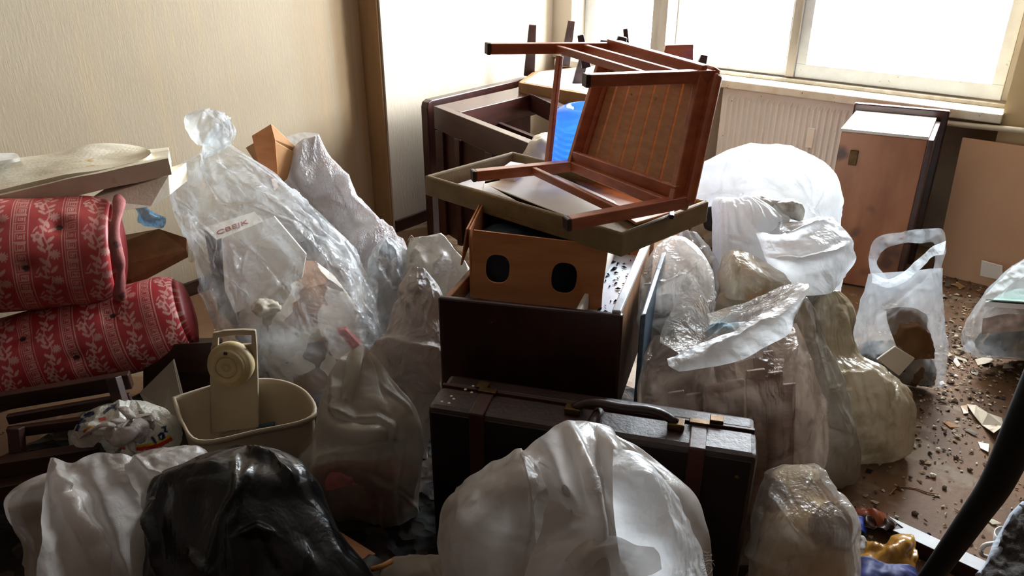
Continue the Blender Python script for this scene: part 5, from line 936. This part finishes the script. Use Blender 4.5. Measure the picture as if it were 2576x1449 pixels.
slab('foam_slab',[(-200,420,2.5),(0,406,2.58),(30,402,2.6),(50,398,2.62)],[(-200,395,2.75),(0,384,2.8),(25,384,2.8),(44,388,2.75)],.012,'foamwhite','small white foam offcut on top of the slabs at the left edge')
tag(prism('grey_slab_end',[W(225,500,2.42),W(424,442,2.55),W(428,490,2.55),W(380,520,2.5),W(270,535,2.42)],HD*.16+(0,0,.0),M['foam']),'shaded foam block end under the thick slab above the blue bag','foam block')

# ------------------------------------------------------------------ dark wooden chair lying under the rolls
wc=thing('broken_chair','dark brown wooden chair frame lying under the lower mattress roll, slats showing','chair',W(120,1120,1.95))
def wbar(nm,p,q,w,h): bar(nm,W(*p),W(*q),w,h,M['chairdark'],wc,up=HD)
wbar('back_rail',(-60,1020,1.88),(330,955,1.98),.05,.03); wbar('slat',(20,1055,1.84),(330,1000,1.93),.028,.02); wbar('slat',(20,1088,1.81),(300,1050,1.88),.032,.02); wbar('post',(40,1075,1.80),(48,1180,1.76),.034,.03)
wbar('seat_rail',(-60,1185,1.72),(260,1135,1.78),.05,.04); wbar('post',(285,950,1.93),(330,1100,1.86),.034,.03); wbar('leg',(-40,1240,1.68),(160,1200,1.73),.04,.04)
tag(prism('grey_card',[W(350,990,2.05),W(436,905,2.12),W(456,985,2.08),W(470,1060,2.02),W(400,1080,1.98)],HD*.01,M['greyboard']),'grey-brown card standing between the chair frame and beige bin','card')
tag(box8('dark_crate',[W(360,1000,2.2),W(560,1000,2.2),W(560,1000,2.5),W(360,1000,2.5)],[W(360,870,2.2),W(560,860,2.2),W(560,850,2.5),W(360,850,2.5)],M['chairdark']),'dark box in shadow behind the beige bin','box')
# ------------------------------------------------------------------ beige bin with swing lid
zbn=.36
top=[onz(440,1003,zbn),onz(560,968,zbn),onz(700,960,zbn),onz(768,990,zbn),onz(786,1045,zbn),onz(640,1085,zbn),onz(497,1108,zbn),onz(462,1065,zbn)]
cen=sum(top)/8; bn=thing('waste_bin','beige plastic bin with rolled rim standing among the bags','bin',cen*[1,1,0]+(0,0,.06))
def loop(sc,z): 
    L=cubic(np.array(top+[top[0]]),49)[:-1]; return [cen*[1,1,0]+(q-cen)*[sc,sc,0]+(0,0,z) for q in L]
lv=[loop(1.0,zbn-.012),loop(1.035,zbn-.010),loop(1.045,zbn),loop(1.03,zbn+.006),loop(.99,zbn+.004),loop(.975,zbn-.01),loop(.86,.10),loop(.84,.095)]
outer=[loop(1.0,zbn-.012),loop(.985,zbn-.05),loop(.90,.10),loop(.88,.06)]
def strip(name,lv,mat,par,close_last):
    n=48; V=[p for l in lv for p in l]; F=[(i*n+j,i*n+(j+1)%n,(i+1)*n+(j+1)%n,(i+1)*n+j) for i in range(len(lv)-1) for j in range(n)]
    if close_last: F.append(tuple(range((len(lv)-1)*n,len(lv)*n)))
    return mk(name,V,F,mat,par,smooth=True)
strip('rim_and_inside',lv,M['bin'],bn,True); strip('outer_wall',outer,M['bin'],bn,True)
# lid panel standing in it, with real hand hole and disc
ld=thing('swing_lid','beige plastic lid with hand hole and round dial standing upright in the bin','lid',W(585,1040,2.03))
TD=1.93
def lp2(x,y): return W(x,y,TD+.0006*(1100-y)*.35)
outl=[(532,1060),(528,960),(534,838),(560,833),(610,831),(640,832),(648,960),(650,1045)]
hole=[(548,872),(552,848),(590,842),(632,842),(630,866),(600,866)]
# panel as strips around the hole
def quadp(nm,pts): return prism(nm,[lp2(*p) for p in pts],HD*.012,M['bin_lid'],ld,bev=.002)
quadp('lid_panel',[(530,872),(645,866),(648,960),(650,1075),(532,1090),(528,960)]); quadp('handle_side',[(532,872),(535,838),(549,836),(548,872)]); quadp('handle_side',[(632,868),(632,833),(642,833),(645,868)]); quadp('handle_bar',[(535,840),(560,833),(610,830),(641,832),(638,844),(590,844),(549,850)])
ctr=lp2(586,912); ax_=unit(-HD+np.array([0,0,.25])); ps=float(np.linalg.norm(lp2(640,912)-lp2(586,912)))
o=lathe('dial',ctr+ax_*.002,ax_,[(ps*1.05,0),(ps*1.06,.02),(ps*.98,.034),(ps*.80,.036),(ps*.78,.05),(ps*.5,.052),(ps*.49,.048),(ps*.47,.052),(ps*.2,.053),(ps*.16,.05),(ps*.1,.054),(.001,.054)],M['yellowed'],ld,n=40)
tag(bar('pointer',ctr+(0,0,ps*.78)+ax_*.04,ctr+(0,0,ps*.62)+ax_*.04,.012,.01,M['chairdark'],o,up=HD),None)
tag(tube('blue_rod',[W(604,1058,2.0),W(650,1072,1.97),W(690,1066,1.97)],.006,M['blueplank'],res=10),'thin blue plastic rod lying inside the beige bin','rod')
tag(prism('beige_scoop',[W(545,1085,1.98),W(590,1065,2.0),W(598,1090,1.96),W(560,1100,1.95)],(0,0,.01),M['bin']),'small beige plastic scoop in the bottom of the bin','scoop')
tag(prism('orange_scrap',[W(580,1106,1.77),W(612,1108,1.77),W(600,1122,1.77)],HD*.003,M['cardboard']),'tiny orange scrap stuck on the front of the beige bin','scrap')
# board and striped thing low between the bags
tag(prism('tan_wood_block',[W(845,1330,1.62),W(945,1392,1.5),W(900,1420,1.46),W(860,1360,1.55)],(0,0,-.08),M['tanwood']),'tan wooden block showing below the grey sack beside the black bag','block')
sb_=thing('striped_cushion','dark cushion with tan piping lying under the black bag','cushion',W(960,1440,1.35)); 
sack('cover',[(890,1600,1080,1600,1.22),(880,1480,1060,1500,1.3),(900,1420,1030,1450,1.38),(930,1395,990,1420,1.42)],M['leather_face'],sb_,ratio=.5,amp=.006,freq=8,step=6)
tube('piping',[W(936,1432,1.25),W(962,1424,1.25),W(985,1412,1.27)],.006,M['cardtan'],sb_,res=8)
tag(prism('brown_wood_piece',[W(920,985,2.05),W(1010,1010,2.02),W(1020,1030,2.0),W(930,1000,2.02)],(0,0,-.03),M['orangewood']),'brown wooden piece in the dark gap behind the grey-beige sack','wood')

# ------------------------------------------------------------------ right foreground
pl=[W(2780,600,1.0),W(2680,830,1.02),W(2610,990,1.04),W(2553,1120,1.06),W(2500,1228,1.08),W(2458,1288,1.10),W(2344,1449,1.14),W(2270,1555,1.17)]
tag(tube('black_tube_leg',pl,[.031,.03,.028,.024,.021,.02],M['black'],n=14,res=40),'thick black furniture tube slanting across the right foreground','tube')
# wooden rail on the floor, white painted top
ra,rb_=onz(2245,1335,.05),onz(2500,1455,.05); rr=unit(rb_-ra); rs=unit(np.cross([0,0,1],rr)); rs*=np.sign(rs@HD)
rl=thing('painted_rail','dark wooden rail with flaking white painted top lying on the floor behind the black tube','rail',(ra+rb_)/2*[1,1,0])
e2=rb_+rr*.25
box8('rail',[ra*[1,1,0],e2*[1,1,0],(e2+rs*.05)*[1,1,0],(ra+rs*.05)*[1,1,0]],[ra,e2,e2+rs*.05,ra+rs*.05],M['chairdark'],rl)
prism('paint_strip',[ra+(0,0,.001),e2+(0,0,.001),e2+rs*.05+(0,0,.001),ra+rs*.05-rr*.03+(0,0,.001),ra+rs*.03+rr*.02+(0,0,.001)],(0,0,.002),M['whiteboardedge'],rl,bev=.0005)
gd=sheet('golden_wrapper',[[(2178,1360,1.68),(2225,1372,1.66),(2260,1355,1.66),(2295,1355,1.66)],[(2180,1385,1.62),(2230,1395,1.58),(2270,1385,1.58),(2300,1385,1.6)],[(2160,1405,1.60),(2225,1412,1.55),(2270,1410,1.55),(2305,1402,1.57)],[(2165,1440,1.56),(2220,1440,1.52),(2265,1440,1.52),(2290,1440,1.53)]],M['golden'],amp=.022,freq=13,seed=21,step=3,thick=.001,creases=[([(2185,1370),(2225,1395),(2250,1395),(2290,1365)],.03,14,24)])
tag(gd,'crumpled golden-brown wrapper on the floor beside the yellowish sack','wrapper')
tag(sheet('navy_cloth',[[(2150,1440,1.52),(2180,1412,1.52),(2230,1425,1.50),(2290,1430,1.50),(2310,1450,1.5)],[(2130,1480,1.48),(2180,1460,1.45),(2230,1460,1.45),(2290,1465,1.45),(2320,1480,1.46)],[(2120,1600,1.4),(2180,1590,1.38),(2230,1590,1.38),(2290,1590,1.38),(2330,1600,1.38)]],M['navy'],amp=.02,freq=9,seed=22,step=4,thick=.003),'dark navy cloth bunched on the floor at the bottom edge','cloth')
tag(sheet('blue_rag',[[(2152,1300,1.78),(2165,1305,1.77),(2168,1320,1.76)],[(2156,1335,1.73),(2166,1338,1.72),(2172,1345,1.72)]],M['bluerag'],amp=.02,freq=18,seed=23,step=3,thick=.003),'small bright blue rag squeezed out beside the white sack','rag')
tag(sheet('silver_paper',[[(2158,1352,1.7),(2170,1350,1.69),(2180,1362,1.68)],[(2155,1380,1.66),(2168,1385,1.65),(2182,1382,1.65)]],M['wovenlight'],amp=.012,freq=30,seed=24,step=3,thick=.001),'small silvery crumpled paper beside the golden wrapper','paper')
tag(sack('dark_sock',[(2180,1340,2240,1345,1.74),(2185,1325,2238,1330,1.76),(2200,1318,2232,1322,1.77)],M['leather'],ratio=.8,amp=.01,freq=22,step=3,seed=25),'dark brown crumpled scrap of leather near the end of the painted rail','scrap')
tag(sack('brown_lump',[(2168,1318,2196,1318,1.80),(2166,1305,2198,1305,1.81),(2172,1296,2192,1296,1.82)],M['redwood'],ratio=.8,amp=.006,freq=22,step=3,seed=26),'small reddish-brown lump on the floor beside the blue rag','lump')
# mug
mc=W(2566,1300,1.62); mc[2]=.0; mg=thing('white_mug','white porcelain mug standing on the floor at the right edge','mug',mc)
lathe('body',mc,(0,0,1),[(.03,.0),(.036,.01),(.042,.08),(.044,.1),(.041,.1),(.038,.05),(.002,.012)],M['porcelain'],mg,n=28)
tube('handle',[mc-RT*.04+(0,0,.08),mc-RT*.07+(0,0,.07),mc-RT*.07+(0,0,.04),mc-RT*.038+(0,0,.025)],.006,M['porcelain'],mg,res=14)
# knitted rug corner
kn_=sheet('knitted_rug',[[(2576,1270,1.42),(2600,1260,1.42),(2660,1240,1.44)],[(2530,1330,1.36),(2590,1330,1.36),(2680,1320,1.38)],[(2500,1400,1.30),(2580,1400,1.30),(2700,1400,1.32)],[(2470,1449,1.26),(2560,1460,1.24),(2720,1470,1.26)],[(2450,1560,1.2),(2560,1570,1.18),(2740,1570,1.2)]],M['knit'],amp=.012,freq=20,seed=27,step=3,thick=.006); tag(kn_,'grey-brown knitted rug with fluffy pale edge in the right bottom corner','rug')
tube('fluffy_edge',[W(2578,1268,1.42),W(2548,1305,1.385),W(2528,1335,1.36),W(2514,1370,1.33),W(2498,1402,1.30),W(2484,1430,1.28),W(2466,1452,1.26)],[.008,.011,.007,.012,.008,.011],M['fluff'],kn_,n=10,res=60)

# ------------------------------------------------------------------ litter on the floor
def scrap(pts,mat,label,name='torn_paper',cat='litter',th=.002,lift=.006,group=None):
    b=[onz(x,y,.003+lift*(i%3)/2) for i,(x,y) in enumerate(pts)]; return tag(prism(name,b,(0,0,th),M[mat],bev=0),label,cat,group)
scrap([(2432,1018),(2455,1020),(2485,1040),(2520,1052),(2524,1072),(2500,1090),(2470,1070),(2450,1045)],'paper','large torn piece of beige wallpaper on the floor near the black tube',lift=.03)
scrap([(2416,1022),(2432,1020),(2436,1040),(2424,1042)],'golden','small orange-brown scrap beside the large torn wallpaper piece')
scrap([(2460,1112),(2488,1118),(2486,1138),(2466,1128)],'cream','small curled cream scrap with a dark shadow below the torn wallpaper')
scrap([(2370,1060),(2388,1062),(2412,1076),(2390,1076)],'cardtan','narrow tan scrap on the floor left of the torn wallpaper')
scrap([(2425,1082),(2440,1080),(2462,1092),(2450,1096)],'greyboard','grey flake on the floor between the tan scrap and the cream scrap')
scrap([(2395,715),(2412,712),(2428,722),(2415,726)],'cardtan','tan paper curl on the floor beside the loop handle of the clear carrier')
scrap([(2378,705),(2392,708),(2390,722),(2376,720)],'greyboard','small grey flake at the foot of the hardboard sheet')
scrap([(2395,905),(2405,900),(2416,918),(2408,924)],'cream','slim pale flake on the floor right of the clear carrier bag',lift=.012)
scrap([(2402,896),(2430,905),(2434,912),(2404,902)],'paper','long pale sliver on the floor right of the clear carrier bag')
scrap([(2452,905),(2490,895),(2500,910),(2460,920)],'paper','whitish crumpled flake below the tied corner of the right edge sack',lift=.015)
scrap([(2362,962),(2372,958),(2376,966),(2366,970)],'white','tiny white curl at the bottom right of the clear carrier bag',lift=.012)
scrap([(2478,1305),(2500,1308),(2520,1318),(2496,1320)],'paper','pale paper strip on the floor behind the black tube near the mug')
scrap([(2400,1280),(2420,1284),(2440,1292),(2416,1290)],'cardtan','faint tan strip on the floor left of the black tube')
scrap([(2110,1255),(2128,1252),(2126,1268),(2112,1272)],'greysack','small grey lump of paper under the slim dusty sack',lift=.02)
tag(tube('string',[onz(2238,1245,.003),onz(2262,1225,.004),onz(2300,1228,.003),onz(2340,1240,.004),onz(2362,1243,.003)],.002,M['cardtan'],n=6,res=30),'thin tan string curving across the brown floor','string')
tag(tube('twig',[onz(2360,1012,.004),onz(2385,1014,.005),onz(2410,1013,.004)],.0018,M['chairdark'],n=6),'thin dark twig on the floor left of the torn wallpaper','twig')
for i in range(24):
    x,y=[(2352,1073),(2440,1000),(2496,1012),(2348,1196),(2302,1290),(2375,1225),(2256,1300),(2405,1150),(2480,940),(2440,960),(2395,770),(2420,800),(2440,745),(2400,830),(2415,860),(2360,1130),(2320,1160),(2290,1200),(2460,1250),(2440,1180),(2480,1200),(2530,1130),(2385,890),(2450,935)][i]
    c=onz(x,y,.006); r=random.uniform(.006,.012); q=np.array([[c+np.array([math.cos(a)*math.cos(b),math.sin(a)*math.cos(b),math.sin(b)*.6])*r*random.uniform(.7,1.2) for a in np.linspace(0,6.28,7,endpoint=False)] for b in (-1.4,-.5,.5,1.4)])
    tag(mk('plaster_crumb',q.reshape(-1,3),gridf(4,7),M['greyboard' if i%3 else 'cream']),'small hard plaster crumb lying on the dirty brown floor','crumb','plaster crumbs on the floor')
h=np.array([[(x,y,.012+.05*max(0,math.sin(max(0,min(1,(x-.2)/2.05))*3.14))*max(0,math.sin(max(0,min(1,(y-.5)/2.15))*3.14))**.6) for x in np.linspace(.2,2.25,90)] for y in np.linspace(.5,2.65,90)])  # added low mound: the shade between the bags made as a dark surface
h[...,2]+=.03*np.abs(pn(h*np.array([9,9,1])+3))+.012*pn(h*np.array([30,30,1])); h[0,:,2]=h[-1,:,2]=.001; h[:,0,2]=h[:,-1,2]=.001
o=mk('floor_shade_mound',h.reshape(-1,3),gridf(90,90,False),M['floor_shade'],smooth=True); o['kind']='stuff'; tag(o,'added dark mound standing in for shade on the floor under the pile of bags','rubbish')
# dust, flakes and splinters nobody could count
v=[];f=[];cols=[]; pal=[lin(c)[:3] for c in ('#c9bda6','#8a735c','#3a2a20','#a08a70','#e0d6c2','#5a4433','#2a1f1a','#b39a78')]
for i in range(5200):
    if i<3600: x=random.uniform(1.75,4.2); y=random.uniform(-.9,.75)
    else: x=random.gauss(3.25,.35); y=random.gauss(.32,.16)
    if i%9==0: x=random.uniform(.3,3); y=random.uniform(.4,3)
    e=abs(random.gauss(0,.005))+.0012; e*=1.9 if random.random()<.05 else 1; k=len(v); a=random.random()*6.3; el=random.uniform(.4,1)
    z=.002
    for j in range(4):
        b=a+j*1.57+random.uniform(-.4,.4); v.append((x+math.cos(b)*e*(1 if j%2 else el),y+math.sin(b)*e*(1 if j%2 else el),z+random.random()*e*.5))
    v.append((x,y,z+e*random.uniform(.3,.8))); f+=[(k,k+1,k+4),(k+1,k+2,k+4),(k+2,k+3,k+4),(k+3,k,k+4)]; c=random.choice(pal); cols+=[c]*5
o=mk('floor_debris',v,f,M['chip'],cols=np.array(cols)); o['kind']='stuff'; tag(o,'countless small flakes, crumbs and splinters strewn over the brown floor','debris')
